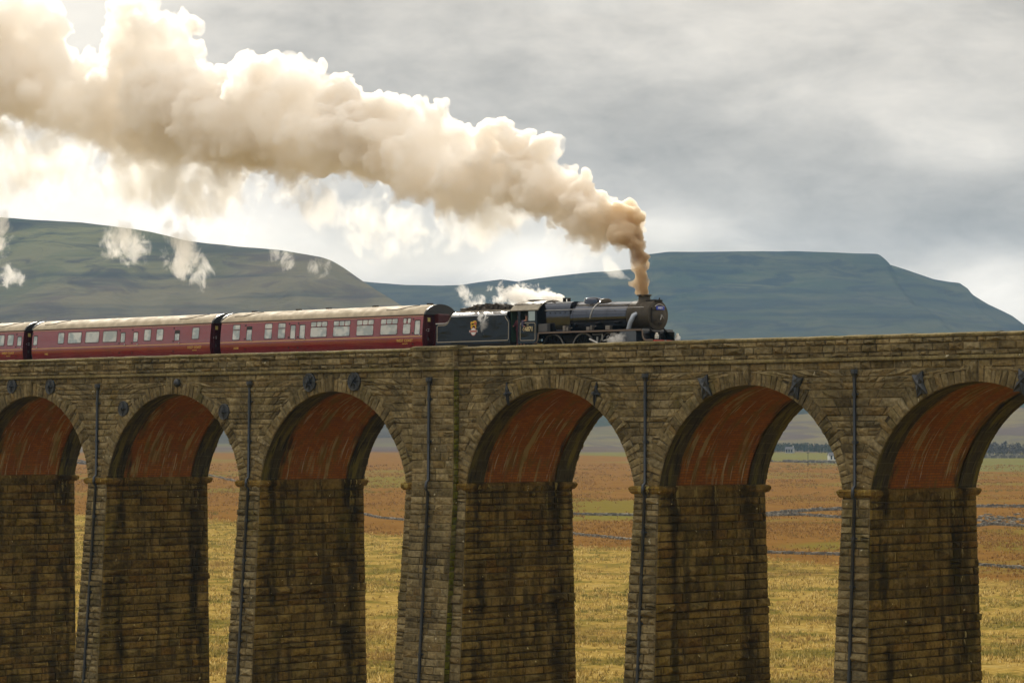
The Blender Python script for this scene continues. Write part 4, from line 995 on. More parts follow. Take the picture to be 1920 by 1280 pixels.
# ================================================================== MOOR, HILLS, WALLS
GREEN=[(64,520,16,26),(105,520,22,40),(126,590,30,26),(18,760,26,90),(-30,1100,50,120)]
def terrain_mat():
    t=NT('moor_grass'); p=t.pos()
    # rotate into moor axes: u across, v away
    u=t.vmath('DOT_PRODUCT',t.vmath('SUBTRACT',p,(CO[0],CO[1],0)),(VU[0],VU[1],0),out=1)
    v=t.vmath('DOT_PRODUCT',t.vmath('SUBTRACT',p,(CO[0],CO[1],0)),(VV[0],VV[1],0),out=1)
    fine=t.noise(t.scale(p,1.,1.,1.),1.1,6.,.7); mid=t.noise(p,.16,5.,.6); big=t.noise(p,.028,4.,.6); far=t.noise(p,.009,5.,.6)
    grass=t.ramp(fine,[(.25,(.08,.054,.010,1)),(.45,(.23,.155,.037,1)),(.62,(.35,.245,.067,1)),(.8,(.45,.335,.12,1))])
    grass=t.mix(t.mapr(mid,.46,.62,0.,.75),grass,(.075,.074,.013,1))
    grass=t.mix(t.mapr(mid,.30,.42,.55,0.),grass,(.30,.23,.085,1))
    grass=t.mix(t.mapr(big,.55,.68,0.,.5),grass,(.105,.058,.018,1))
    brk=t.mix(t.mapr(mid,.35,.65),(.150,.074,.017,1),(.195,.104,.027,1))
    brk=t.mix(t.mapr(fine,.35,.7,0.,.5),brk,(.115,.06,.013,1))
    brk=t.mix(t.mapr(far,.54,.62,0.,.7),brk,(.14,.12,.028,1))
    wob=t.mapr(t.noise(p,.02,4.),.3,.7,-60.,60.)
    # where the grass gives way to bracken follows the long boundary wall
    edge=t.math('SUBTRACT',t.math('ADD',v,t.math('MULTIPLY',u,-1.15)),0.)
    vv=t.math('ADD',v,wob)
    bedge=t.math('MULTIPLY_ADD',u,-1.6,545.)
    m=t.mapr(t.math('SUBTRACT',v,bedge),-6.,6.)
    c=t.mix(m,grass,brk)
    for u0,v0,ru,rv in GREEN:      # patches of green turf
        a=t.math('DIVIDE',t.math('SUBTRACT',u,u0),ru); b=t.math('DIVIDE',t.math('SUBTRACT',v,v0),rv)
        r2=t.math('ADD',t.math('ADD',t.math('MULTIPLY',a,a),t.math('MULTIPLY',b,b)),t.math('MULTIPLY',t.math('SUBTRACT',mid,.5),1.6))
        c=t.mix(t.mapr(r2,.5,1.3,.6,0.),c,(.125,.125,.022,1))
    # improved pasture further off, then grey purple heath
    past=t.mapr(t.math('ADD',vv,t.math('MULTIPLY',u,3.4)),1985.,2060.,0.,.75); c=t.mix(past,c,(.115,.125,.040,1))
    c=t.mix(t.mapr(vv,1960.,2060.),c,t.mix(t.mapr(far,.4,.6),(.085,.062,.055,1),(.11,.09,.06,1)))
    return t.princ(c,.95,t.bump(fine,.9,.35),spec=0.)
M['moor']=terrain_mat()
def ground():
    us=np.unique(np.concatenate([np.arange(-6500,-900,400),np.arange(-900,-150,60),np.arange(-150,150,2.6),np.arange(150,900,60),np.arange(900,6501,400)]))
    vs=np.unique(np.concatenate([np.arange(-2600,-300,400),np.arange(-300,160,12),np.arange(160,480,2.2),np.arange(480,900,7),np.arange(900,2600,30),np.arange(2600,7001,300)]))
    P=[];nu=len(us)
    for v in vs:
        for u in us:
            x,y=uv2w(u,v); P.append((x,y,ground_z(u,v)))
    F=[(j*nu+i,j*nu+i+1,(j+1)*nu+i+1,(j+1)*nu+i) for j in range(len(vs)-1) for i in range(nu-1)]
    me=bpy.data.meshes.new('ground'); me.from_pydata(P,[],F); me.materials.append(M['moor'])
    me.polygons.foreach_set('use_smooth',[True]*len(F))
    o=bpy.data.objects.new('ground',me); COL.objects.link(o); tag(o,kind='structure')
ground()

def tussocks():
    """rough moor grass: separate blades in tufts, one stuff object"""
    rs=np.random.RandomState(4); N=80000
    v=np.exp(rs.uniform(math.log(172),math.log(700),N)); u=rs.uniform(-.20,.205,N)*v
    ph=np.array([mnoise.noise(Vector((a/9,b/14,1.7))) for a,b in zip(u,v)])
    keep=(rs.rand(N)<np.clip(.62+ph*1.3,.08,1.))&(v<(545-1.6*u)+8); u,v,ph=u[keep],v[keep],ph[keep]; N=len(u)
    z=np.array([ground_z(a,b) for a,b in zip(u,v)])
    X=CO[0]+VU[0]*u+VV[0]*v; Y=CO[1]+VU[1]*u+VV[1]*v
    B=6; ang=rs.uniform(0,2*math.pi,(N,B)); L=rs.uniform(.25,.62,(N,B))*(1+.35*np.clip(ph,-1,1))[:,None]; lean=rs.uniform(.25,.95,(N,B))
    bx=X[:,None]+rs.normal(0,.16,(N,B)); by=Y[:,None]+rs.normal(0,.16,(N,B)); bz=np.repeat(z[:,None],B,1)-.05
    dx,dy=np.cos(ang),np.sin(ang); w=.085
    tx=bx+dx*L*lean; ty=by+dy*L*lean; tz=bz+L*np.sqrt(np.clip(1-lean**2*.7,.1,1))
    V=np.stack([np.stack([bx-dy*w,by+dx*w,bz],-1),np.stack([bx+dy*w,by-dx*w,bz],-1),np.stack([tx,ty,tz],-1)],2).reshape(-1,3)
    F=np.arange(len(V)).reshape(-1,3)
    me=bpy.data.meshes.new('grass'); me.vertices.add(len(V)); me.vertices.foreach_set('co',V.astype(np.float32).ravel())
    me.loops.add(len(V)); me.loops.foreach_set('vertex_index',F.ravel().astype(np.int32))
    me.polygons.add(len(F)); me.polygons.foreach_set('loop_start',np.arange(0,len(V),3,dtype=np.int32)); me.polygons.foreach_set('loop_total',np.full(len(F),3,dtype=np.int32))
    me.update(calc_edges=True)
    t=NT('tussock_grass'); p=t.pos(); r=t.n('NewGeometry',out='Random Per Island')
    c=t.ramp(r,[(0.,(.11,.078,.014,1)),(.35,(.31,.21,.055,1)),(.7,(.47,.335,.105,1)),(1.,(.58,.45,.19,1))])
    c=t.mix(t.mapr(t.noise(p,.16,5.,.6),.46,.62,0.,.75),c,(.12,.115,.022,1)); c=t.mix(t.mapr(t.noise(t.scale(p,1,1,1),.045,5.,.65),.54,.64,0.,.6),c,(.20,.115,.04,1))
    c=t.mix(t.mapr(t.noise(p,.028,4.,.6),.55,.68,0.,.45),c,(.16,.085,.028,1))
    b=t.n('BsdfPrincipled',{'Base Color':c,'Roughness':.9,'Specular IOR Level':0.}); tr=t.n('BsdfTranslucent',{'Color':c}); ms=t.n('MixShader',{0:.5,1:b,2:tr}); t.t.links.new(ms,t.out.inputs['Surface']); me.materials.append(t.m)
    o=bpy.data.objects.new('grass',me); COL.objects.link(o)
    tag(o,'coarse straw coloured moor grass growing in tussocks beyond the viaduct','grass',kind='stuff')
tussocks()
def bracken():
    rs=np.random.RandomState(9); N=60000
    v=np.exp(rs.uniform(math.log(440),math.log(1500),N)); u=rs.uniform(-.20,.205,N)*v
    keep=v>(545-1.6*u)+4; u,v=u[keep],v[keep]
    ph=np.array([mnoise.noise(Vector((a/16,b/40,5.7))) for a,b in zip(u,v)]); keep=rs.rand(len(u))<np.clip(.5+ph*1.4,.05,1.); u,v=u[keep],v[keep]; N=len(u)
    z=np.array([ground_z(a,b) for a,b in zip(u,v)]); X=CO[0]+VU[0]*u+VV[0]*v; Y=CO[1]+VU[1]*u+VV[1]*v
    B=4; ang=rs.uniform(0,2*math.pi,(N,B)); L=rs.uniform(.25,.6,(N,B))*(.75+v/1800)[:,None]; el=rs.uniform(.2,1.,(N,B)); w=.13*(.75+v/1400)[:,None]
    bx=X[:,None]+rs.normal(0,.3,(N,B)); by=Y[:,None]+rs.normal(0,.3,(N,B)); bz=np.repeat(z[:,None],B,1)-.05; dx,dy=np.cos(ang),np.sin(ang)
    V=np.stack([np.stack([bx-dy*w,by+dx*w,bz],-1),np.stack([bx+dy*w,by-dx*w,bz],-1),np.stack([bx+dx*L*el,by+dy*L*el,bz+L*np.sqrt(1.05-el**2)],-1)],2).reshape(-1,3)
    me=bpy.data.meshes.new('bracken'); me.vertices.add(len(V)); me.vertices.foreach_set('co',V.astype(np.float32).ravel()); n=len(V)
    me.loops.add(n); me.loops.foreach_set('vertex_index',np.arange(n,dtype=np.int32)); me.polygons.add(n//3); me.polygons.foreach_set('loop_start',np.arange(0,n,3,dtype=np.int32)); me.polygons.foreach_set('loop_total',np.full(n//3,3,dtype=np.int32)); me.update(calc_edges=True)
    t=NT('dead_bracken'); p=t.pos(); r=t.n('NewGeometry',out='Random Per Island')
    c=t.ramp(r,[(0.,(.11,.055,.010,1)),(.4,(.19,.097,.024,1)),(.8,(.26,.145,.042,1)),(1.,(.32,.205,.075,1))])
    c=t.mix(t.mapr(t.noise(p,.012,4.,.6),.54,.64,0.,.75),c,(.14,.125,.03,1))
    b=t.n('BsdfPrincipled',{'Base Color':c,'Roughness':.9,'Specular IOR Level':0.}); tr=t.n('BsdfTranslucent',{'Color':c}); ms=t.n('MixShader',{0:.45,1:b,2:tr}); t.t.links.new(ms,t.out.inputs['Surface']); me.materials.append(t.m)
    o=bpy.data.objects.new('bracken',me); COL.objects.link(o); tag(o,'rust brown dead bracken covering the moor beyond the straw coloured grass','bracken',kind='stuff')
bracken()

def hill_mat(name,a,b,cc,d):
    t=NT(name); p=t.pos()
    n1=t.noise(t.scale(p,1,1,2.2),.006,7.,.64,.5); n2=t.noise(t.scale(p,1,1,4.),.010,6.,.66,.8); n3=t.noise(p,.0011,3.,.5)
    c=t.mix(t.mapr(n1,.44,.55),a,b); c=t.mix(t.mapr(n2,.50,.60,0.,.85),c,cc); c=t.mix(t.mapr(n3,.45,.6,0.,.6),c,d)
    c=t.mix(t.mapr(t.noise(t.scale(p,.25,.25,6.),.009,4.,.6,.3),.50,.62,0.,.55),c,cc)
    return t.princ(c,.97,t.bump(n2,.8,6.),spec=0.)
M['fell']=hill_mat('fell_side',(.075,.095,.050,1),(.140,.145,.078,1),(.030,.034,.040,1),(.12,.092,.07,1))
M['peak']=hill_mat('peak_side',(.034,.046,.030,1),(.062,.068,.040,1),(.016,.020,.026,1),(.050,.048,.040,1))
def hill(name,ridge,foot,back,prof,mat,seed,rough=1.,ns=240,nt=70):
    """ridge = (px,py,distance) along the skyline; the fell falls to foot in front and back behind, in moor axes"""
    pts=[at_dist(*r) for r in ridge]; pts.sort()
    U=[p[0] for p in pts]; V=[p[1] for p in pts]; Z=[p[2] for p in pts]
    us=np.linspace(U[0],U[-1],ns); P=[]
    for u in us:
        vr=np.interp(u,U,V); zr=np.interp(u,U,Z)
        for j in range(nt+1):
            t=j/nt*1.35
            if t<=1: v=foot+(vr-foot)*t; k=prof(t)
            else: v=vr+(back-vr)*(t-1)/.35; k=max(0,1-((t-1)/.35)**1.5)
            zb=-30.
            z=zb+(zr-zb)*k
            a=min(1,(1-abs(t-1)*1.0)) if t<1 else 1
            q=Vector((u/420,v/420,seed)); fb=mnoise.fractal(q,1.,2.,5)
            gul=-abs(mnoise.noise(Vector((u/110+v/700,v/900,seed+5))))*2.2-abs(mnoise.noise(Vector((u/47+v/400,v/500,seed+7))))*.9
            env=max(0,math.sin(math.pi*min(1,t)))**.7 if t<1 else .0
            z+=rough*(fb*26+gul*14+12)*env*min(1,max(.1,(zr-zb)/250)) 
            z+=rough*.8*mnoise.noise(Vector((u/35,v/60,seed+9)))*(1 if t<1.02 else 0)
            x,y=uv2w(u,v); P.append((x,y,z))
    n=nt+1
    F=[(i*n+j,(i+1)*n+j,(i+1)*n+j+1,i*n+j+1) for i in range(ns-1) for j in range(nt)]
    me=bpy.data.meshes.new(name); me.from_pydata(P,[],F); me.materials.append(mat)
    me.polygons.foreach_set('use_smooth',[True]*len(F))
    o=bpy.data.objects.new(name,me); COL.objects.link(o); tag(o,kind='structure'); return o
def pr_fell(t): return .12*t+.88*(t**1.35) if t<.9 else .12*t+.88*(.9**1.35)+(t-.9)*(.88*(1-.9**1.35)/.1)
def pr_peak(t):
    xs=[0,.18,.3,.5,.62,.78,.84,.93,.965,1.]; ys=[0,.06,.16,.30,.40,.62,.67,.84,.955,1.]
    return float(np.interp(t,xs,ys))
hill('fell_hill',[(-500,430,3700),(-300,405,3650),(-120,400,3600),(20,407,3500),(70,411,3480),(150,415,3450),(200,421,3420),(280,432,3380),(345,449,3350),(440,460,3300),(520,466,3270),(570,474,3240),(600,480,3220),(618,486,3210),(640,499,3190),(660,512,3170),(680,526,3150),(720,552,3100),(770,582,3040),(840,625,2960),(920,680,2860),(1010,740,2740),(1100,800,2600)],2300,5200,pr_fell,M['fell'],3.)
hill('peak_hill',[(150,560,5200),(350,545,5150),(560,524,5100),(680,527,5050),(760,533,5000),(830,535,4980),(860,534,4970),(900,528,4950),(940,523,4930),(970,527,4930),(1000,522,4920),(1080,512,4900),(1110,509,4900),(1150,507,4900),(1190,503,4900),(1202,494,4900),(1208,482,4900),(1216,475,4900),(1250,471,4900),(1300,471,4900),(1400,470,4900),(1500,470,4900),(1600,474,4900),(1643,475,4900),(1648,476.5,4900),(1655,484,4898),(1660,493,4896),(1700,505,4880),(1750,522,4860),(1780,527,4850),(1798,529,4850),(1806,541,4840),(1840,564,4820),(1880,584,4800),(1900,599,4800),(1920,614,4790),(1980,650,4760),(2100,700,4700),(2400,770,4600)],2250,6800,pr_peak,M['peak'],11.,.55,560,84)
# long low slope that closes the valley floor under the peak
M['slope']=hill_mat('lower_slope',(.11,.095,.055,1),(.14,.115,.06,1),(.085,.065,.06,1),(.10,.10,.05,1))
hill('valley_slope',[(-700,838,2500),(0,834,2500),(500,826,2500),(900,815,2550),(1100,800,2600),(1300,786,2650),(1500,775,2700),(1800,765,2750),(2100,758,2800),(2600,760,2800)],2080,3600,lambda t:t,M['slope'],21.,.5,160,30)

# ---- drystone walls
def wall_mat():
    t=NT('drystone'); p=t.pos(); r=t.n('NewGeometry',out='Random Per Island')
    c=t.ramp(r,[(0,(.11,.10,.08,1)),(.5,(.20,.18,.145,1)),(1,(.34,.31,.25,1))])
    return t.princ(t.mix(t.mapr(t.noise(p,1.5,4.),.4,.65,0.,.5),c,(.06,.055,.045,1)),.95,spec=0.)
M['drystone']=wall_mat()
def drystone(pts,h,label,seed,gap=0.,st=.55):
    rg=random.Random(seed); G=[on_ground(*p)[0] for p in pts]; mb=MB()
    for (a,b) in zip(G[:-1],G[1:]):
        A,B=Vector(a),Vector(b); d=B-A; L=math.hypot(d.x,d.y); n=max(2,int(L/st)); dx,dy=d.x/L,d.y/L
        for k in range(n):
            if gap and mnoise.noise(Vector((k*.09,seed,0)))>.35-gap: hh=h*.35
            else: hh=h
            t=(k+.5)/n; c=A.lerp(B,t); ang=on=0
            _u=(c.x-CO[0])*VU[0]+(c.y-CO[1])*VU[1]; _w=(c.x-CO[0])*VV[0]+(c.y-CO[1])*VV[1]
            zg=ground_z(_u,_w); l=L/n*.56; w=.34; top=hh*rg.uniform(.8,1.15)
            for z0,z1,ww in((-.3,hh*.5,w*1.2),(hh*.48,top,w*.9)):
                vs=[]
                for z in(z0,z1):
                    for s,q in((-1,-1),(1,-1),(1,1),(-1,1)):
                        e=l*rg.uniform(.85,1.05); f=ww*rg.uniform(.8,1.15)
                        vs.append((c.x+dx*s*e-dy*q*f,c.y+dy*s*e+dx*q*f,zg+z+(rg.uniform(-.08,.08) if z==z1 else 0)))
                mb.add(vs,[(0,1,5,4),(1,2,6,5),(2,3,7,6),(3,0,4,7),(4,5,6,7)])
    o=mb.build('drystone_wall',M['drystone']); tag(o,label,'wall',group='drystone field walls',kind='thing')
drystone([(60,850),(130,861),(165,866),(280,878),(395,892),(447,904),(560,935),(682,965),(752,975),(900,988),(1078,1003),(1180,1013),(1300,1026),(1437,1037),(1575,1041),(1700,1050),(1835,1060),(1990,1070)],.42,'long grey drystone wall between the straw grass and the brown bracken',1)
drystone([(900,966),(1075,965),(1183,967),(1300,967),(1437,968),(1500,966),(1580,972)],.6,'straight grey drystone wall crossing the bracken behind the middle arches',2)
drystone([(1437,966),(1500,960),(1540,958),(1580,956),(1700,952),(1835,951),(1990,952)],.75,'ragged drystone wall slanting over bracken behind the right hand arches',3,.12)
drystone([(1800,990),(1860,984),(1920,988),(1990,990)],.6,'low dark drystone wall below rubble behind the rightmost arch',4,.05)
drystone([(1300,866),(1440,866),(1570,868),(1700,872)],1.3,'far drystone wall at the top of the bracken near the pole',5,.05,1.2)
drystone([(1780,859),(1850,858),(1920,859),(1990,860)],2.3,'tall pale far wall under the bare trees behind the rightmost arch',6,.0,1.2)
drystone([(120,868),(150,869),(170,870),(260,872)],1.2,'short far wall on the brown moor behind the leftmost pier gap',7,.05,1.2)
rb=MB(); rg=random.Random(8)
for k in range(120):
    G_,_,_=on_ground(rg.uniform(1836,1960),rg.gauss(973,4)); s=rg.uniform(.25,.6)
    vs=[(G_[0]+rg.uniform(-s,s),G_[1]+rg.uniform(-s,s),G_[2]-.1+(.55*s if j>3 else 0)) for j in range(8)]
    bm_=[(G_[0]+s*a*rg.uniform(.6,1),G_[1]+s*b*rg.uniform(.6,1),G_[2]+c*s*rg.uniform(.6,1)) for c in(-.3,.7) for a,b in((-1,-1),(1,-1),(1,1),(-1,1))]
    rb.add(bm_,[(0,1,5,4),(1,2,6,5),(2,3,7,6),(3,0,4,7),(4,5,6,7)])
tag(rb.build('rubble',M['drystone']),'scatter of grey limestone rubble on green turf behind the rightmost arch','rubble',kind='stuff')

# ---- far farmhouses, pole, woods
def farmhouse(px,py,w,label,wallm,yaw):
    (x,y,z),u,v=on_ground(px,py); f=empty('farmhouse',label,'house'); f.location=(x,y,z); f.rotation_euler=(0,0,AZ+yaw)
    d=w*.6; h=w*.42; b=MB(); b.prism([(-d/2,-.5),(d/2,-.5),(d/2,h),(0,h+d*.42),(-d/2,h)],'x',-w/2,w/2); b.build('wall',wallm,f)
    r=MB(); o=.25
    for s in(-1,1): r.add([(sx,s*yy,zz+e) for e in(.04,.22) for sx,yy,zz in((-w/2-o,d/2+o,h-.25),(w/2+o,d/2+o,h-.25),(w/2+o,0,h+d*.42),(-w/2-o,0,h+d*.42))],[(0,1,2,3),(4,5,6,7),(0,1,5,4),(1,2,6,5),(2,3,7,6),(3,0,4,7)])
    ro=r.build('roof',M['slate'],f); c=MB(); c.box(w/2-1.,w/2-.2,-.4,.4,h+d*.3,h+d*.42+1.1); c.build('chimney',wallm,ro)
    for sx in(-.3,0,.3):
        for zz in(.15,.6):
            wd=MB(); wd.box(w*sx-.45,w*sx+.45,-d/2-.05,-d/2+.05,h*zz,h*zz+1.1); wd.build('window',M['dark'],f)
M['slate']=simple('slate',(.10,.10,.11),.7); M['limewash']=simple('limewash',(.72,.72,.70),.8); M['greywall']=simple('grey_wall',(.36,.35,.33),.9)
farmhouse(1563,862,6.,'white farmhouse beside the far wall behind the second arch from the right',M['limewash'],.2)
farmhouse(1481,849,5.5,'grey farmhouse below the dark wood behind the second arch from the right',M['greywall'],-.4)
(x,y,z),_,_=on_ground(1515,874); pl=empty('telegraph_pole','thin dark telegraph pole on the bracken behind the second arch from the right','pole'); pl.location=(x,y,z)
b=MB(); b.tube([(0,0,-.5),(0,0,7.)],[.16,.11],8); b.build('mast',M['dark'],pl); b=MB(); b.box(-.9,.9,-.06,.06,6.3,6.45); b.build('crossarm',M['dark'],pl)
M['wood']=simple('hazed_wood',(.07,.08,.05),.95,0,.0,var=.8,scale=.3,col2=(.10,.095,.07))  # foliage colour lightened to imitate haze over the distance
M['bare']=simple('bare_wood',(.10,.085,.07),.95,0,.1,var=.8,scale=.3,col2=(.06,.05,.045))
def wood(pts,n,hmin,hmax,label,mat,seed,sp=10.,jag=1.):
    rg=random.Random(seed); mb=MB()
    for _ in range(n):
        t=rg.random()*(len(pts)-1); i=int(t); a,b=pts[i],pts[i+1]; k=t-i
        (x,y,z),u,v=on_ground(a[0]+(b[0]-a[0])*k,a[1]+(b[1]-a[1])*k+rg.uniform(-1,1)*jag)
        h=rg.uniform(hmin,hmax); r=h*rg.uniform(.22,.36)
        for q in range(46):      # leaf clumps through the crown's volume
            zz=h*rg.uniform(.12,1.); rr=r*(1.05-zz/h*.75)*math.sqrt(rg.random()); an=rg.uniform(0,6.28)
            c=Vector((x+rr*math.cos(an),y+rr*math.sin(an),z+zz)); s=h*rg.uniform(.05,.11)
            A=Vector((rg.gauss(0,1),rg.gauss(0,1),rg.gauss(0,1))).normalized()*s; B=Vector((rg.gauss(0,1),rg.gauss(0,1),rg.gauss(0,1))).normalized()*s
            mb.add([tuple(c-A),tuple(c+B*.7),tuple(c+A),tuple(c-B)],[(0,1,2,3)])
        mb.tube([(x,y,z-.5),(x,y,z+h*.6)],[.3,.12],4)
    tag(mb.build('woodland',mat),label,'wood',kind='stuff')
wood([(1440,846),(1500,844),(1560,848),(1640,852)],300,3.5,5.5,'dark conifer wood along the foot of the far slope',M['wood'],3,jag=2.5)
wood([(1780,852),(1850,850),(1920,852),(2000,852)],190,4,8,'bare grey trees standing behind the far wall at right',M['bare'],4,jag=4)
# ================================================================== SMOKE AND STEAM
def ico(sub):
    bm=bmesh.new(); bmesh.ops.create_icosphere(bm,subdivisions=sub,radius=1.); v=np.array([x.co[:] for x in bm.verts]); f=np.array([[q.index for q in x.verts] for x in bm.faces]); bm.free(); return v,f
ICO={1:ico(1),2:ico(2),3:ico(3)}
def blob_mesh(name,spheres,voxel,mat,disp=()):
    """billows as one closed skin: many lobes fused by a voxel remesh, then roughened"""
    V=[];F=[];o=0
    for (x,y,z,r,sub) in spheres:
        v,f=ICO[sub]; V.append(v*r+np.array([x,y,z])); F.append(f+o); o+=len(v)
    V=np.concatenate(V); F=np.concatenate(F)
    me=bpy.data.meshes.new('tmp'); me.from_pydata(V.tolist(),[],F.tolist())
    ob=bpy.data.objects.new('tmp',me); COL.objects.link(ob)
    rm=ob.modifiers.new('r','REMESH'); rm.mode='VOXEL'; rm.voxel_size=voxel; rm.use_smooth_shade=True
    for k,(sc_,st,typ) in enumerate(disp):
        tx=bpy.data.textures.new('billow','CLOUDS'); tx.noise_scale=sc_
        hard=typ=='BILLOW'
        tx.noise_depth=2 if hard else 3
        if hard: tx.noise_type='HARD_NOISE'
        dm=ob.modifiers.new('d%d'%k,'DISPLACE'); dm.texture=tx; dm.texture_coords='GLOBAL'; dm.strength=st; dm.mid_level=.35 if hard else .5
    r2=ob.modifiers.new('r2','REMESH'); r2.mode='VOXEL'; r2.voxel_size=voxel; r2.use_smooth_shade=True      # heal any folds
    dg=bpy.context.evaluated_depsgraph_get(); m2=bpy.data.meshes.new_from_object(ob.evaluated_get(dg)); m2.name=name
    bpy.data.objects.remove(ob); bpy.data.meshes.remove(me)
    # keep the outer skin only: drop stray islands and inner pockets
    nv=len(m2.vertices); e=np.empty(len(m2.edges)*2,dtype=np.int32); m2.edges.foreach_get('vertices',e); e=e.reshape(-1,2); lab=np.arange(nv)
    for _ in range(400):
        mn=np.minimum(lab[e[:,0]],lab[e[:,1]]); l2=lab.copy(); np.minimum.at(l2,e[:,0],mn); np.minimum.at(l2,e[:,1],mn); l2=l2[l2]; l2=l2[l2]
        if (l2==lab).all(): break
        lab=l2
    ids,cnt=np.unique(lab,return_counts=True)
    if len(ids)>1:
        big=ids[cnt.argmax()]; bm=bmesh.new(); bm.from_mesh(m2); bm.verts.ensure_lookup_table()
        bmesh.ops.delete(bm,geom=[bm.verts[int(i)] for i in np.nonzero(lab!=big)[0]],context='VERTS'); bm.to_mesh(m2); bm.free()
    m2.materials.clear(); m2.materials.append(mat)
    o=bpy.data.objects.new(name,m2); COL.objects.link(o); return o
def sw(px,py,Y): P=onY(px,py,Y); return P
SC=27.3    # picture points per metre near the chimney
def plume_spheres():
    rg=random.Random(12); out=[]
    # (x, top, bottom) of the dense body along the plume, then lumps along its upper edge
    env=[(1206,530,562,13),(1205,515,548,14),(1203,490,528,16),(1198,470,508,19),(1194,445,490,19),(1190,425,475,22),(1174,400,484,27),(1165,380,468,0),(1130,372,470,0),(1095,348,455,0),(1060,335,440,0),(1015,290,415,0),(975,262,405,0),(930,245,400,0),(885,265,408,0),(845,262,412,0),(800,215,395,0),(755,205,375,0),(705,190,365,0),(655,172,355,0),(600,165,345,0),(550,135,340,0),(500,118,335,0),(450,120,330,0),(400,125,325,0),(350,105,330,0),(300,80,320,0),(250,85,310,0),(200,110,300,0),(150,135,285,0),(100,100,270,0),(50,50,255,0),(0,10,240,0),(-60,-10,240,0),(-130,-30,240,0)]
    lumps=[(1178,396,24),(1156,392,22),(1085,352,30),(1055,330,24),(1015,278,34),(985,262,26),(905,250,30),(935,245,34),(960,265,24),(815,205,26),(780,205,30),(745,205,32),(700,190,28),(668,178,24),(640,160,34),(600,160,40),(565,125,32),(530,120,36),(490,125,40),(455,110,26),(352,45,30),(335,90,42),(300,55,55),(240,30,40),(225,75,40),(265,120,60),(180,130,42),(85,70,46),(60,20,50),(10,0,50),(110,110,40),(1090,455,26),(870,405,22),(830,400,20),(1120,455,25),(560,335,34),(430,320,40),(250,300,40)]
    S=[]
    for x,t,b,r in env:
        if r: n=1; rr=r
        else: rr=(b-t)/2*.80
        S.append((x,(t+b)/2,rr))
        if not r:
            S.append((x+rg.uniform(-10,10),t+rr*.75,rr*.62)); S.append((x+rg.uniform(-10,10),b-rr*.70,rr*.52))
    S+=[(x,y+r*.25,r) for x,y,r in lumps]
    for x,y,r in S:
        drift=.004*(1207-x)          # the plume leans gently away from the line
        R=r/SC*(1+ .10*(1207-x)/1207)
        Y=YT+drift+rg.uniform(-.3,.3)*min(R,2.5); P=sw(x,y,Y)
        out.append((P[0],P[1],P[2],R*.92,3))
        n1=int(9+R*4) if R>.5 else 5
        for _ in range(n1):
            d=Vector((rg.gauss(0,1),rg.gauss(0,1),rg.gauss(0,1))).normalized()
            lo=d.z<-.2
            r2=R*rg.uniform(.24,.46)*(.8 if lo else 1.)
            c=Vector(P)+d*R*rg.uniform(.70,.90); out.append((c.x,c.y,c.z,r2,2))
            for _ in range(7 if R>.8 else 3):
                e=(d*.5+Vector((rg.gauss(0,1),rg.gauss(0,1),rg.gauss(0,1))).normalized()).normalized()
                r3=r2*rg.uniform(.22,.48); c2=c+e*r2*rg.uniform(.75,.95)
                out.append((c2.x,c2.y,c2.z,r3,1))
    return out
UNDER=[(1240,520),(1200,500),(1165,472),(1130,470),(1095,455),(1060,440),(1015,418),(975,408),(930,402),(885,410),(845,412),(800,398),(755,378),(705,368),(655,358),(600,345),(550,340),(500,335),(450,330),(400,325),(350,330),(300,322),(250,310),(200,300),(150,285),(100,270),(50,255),(0,240),(-130,240)]
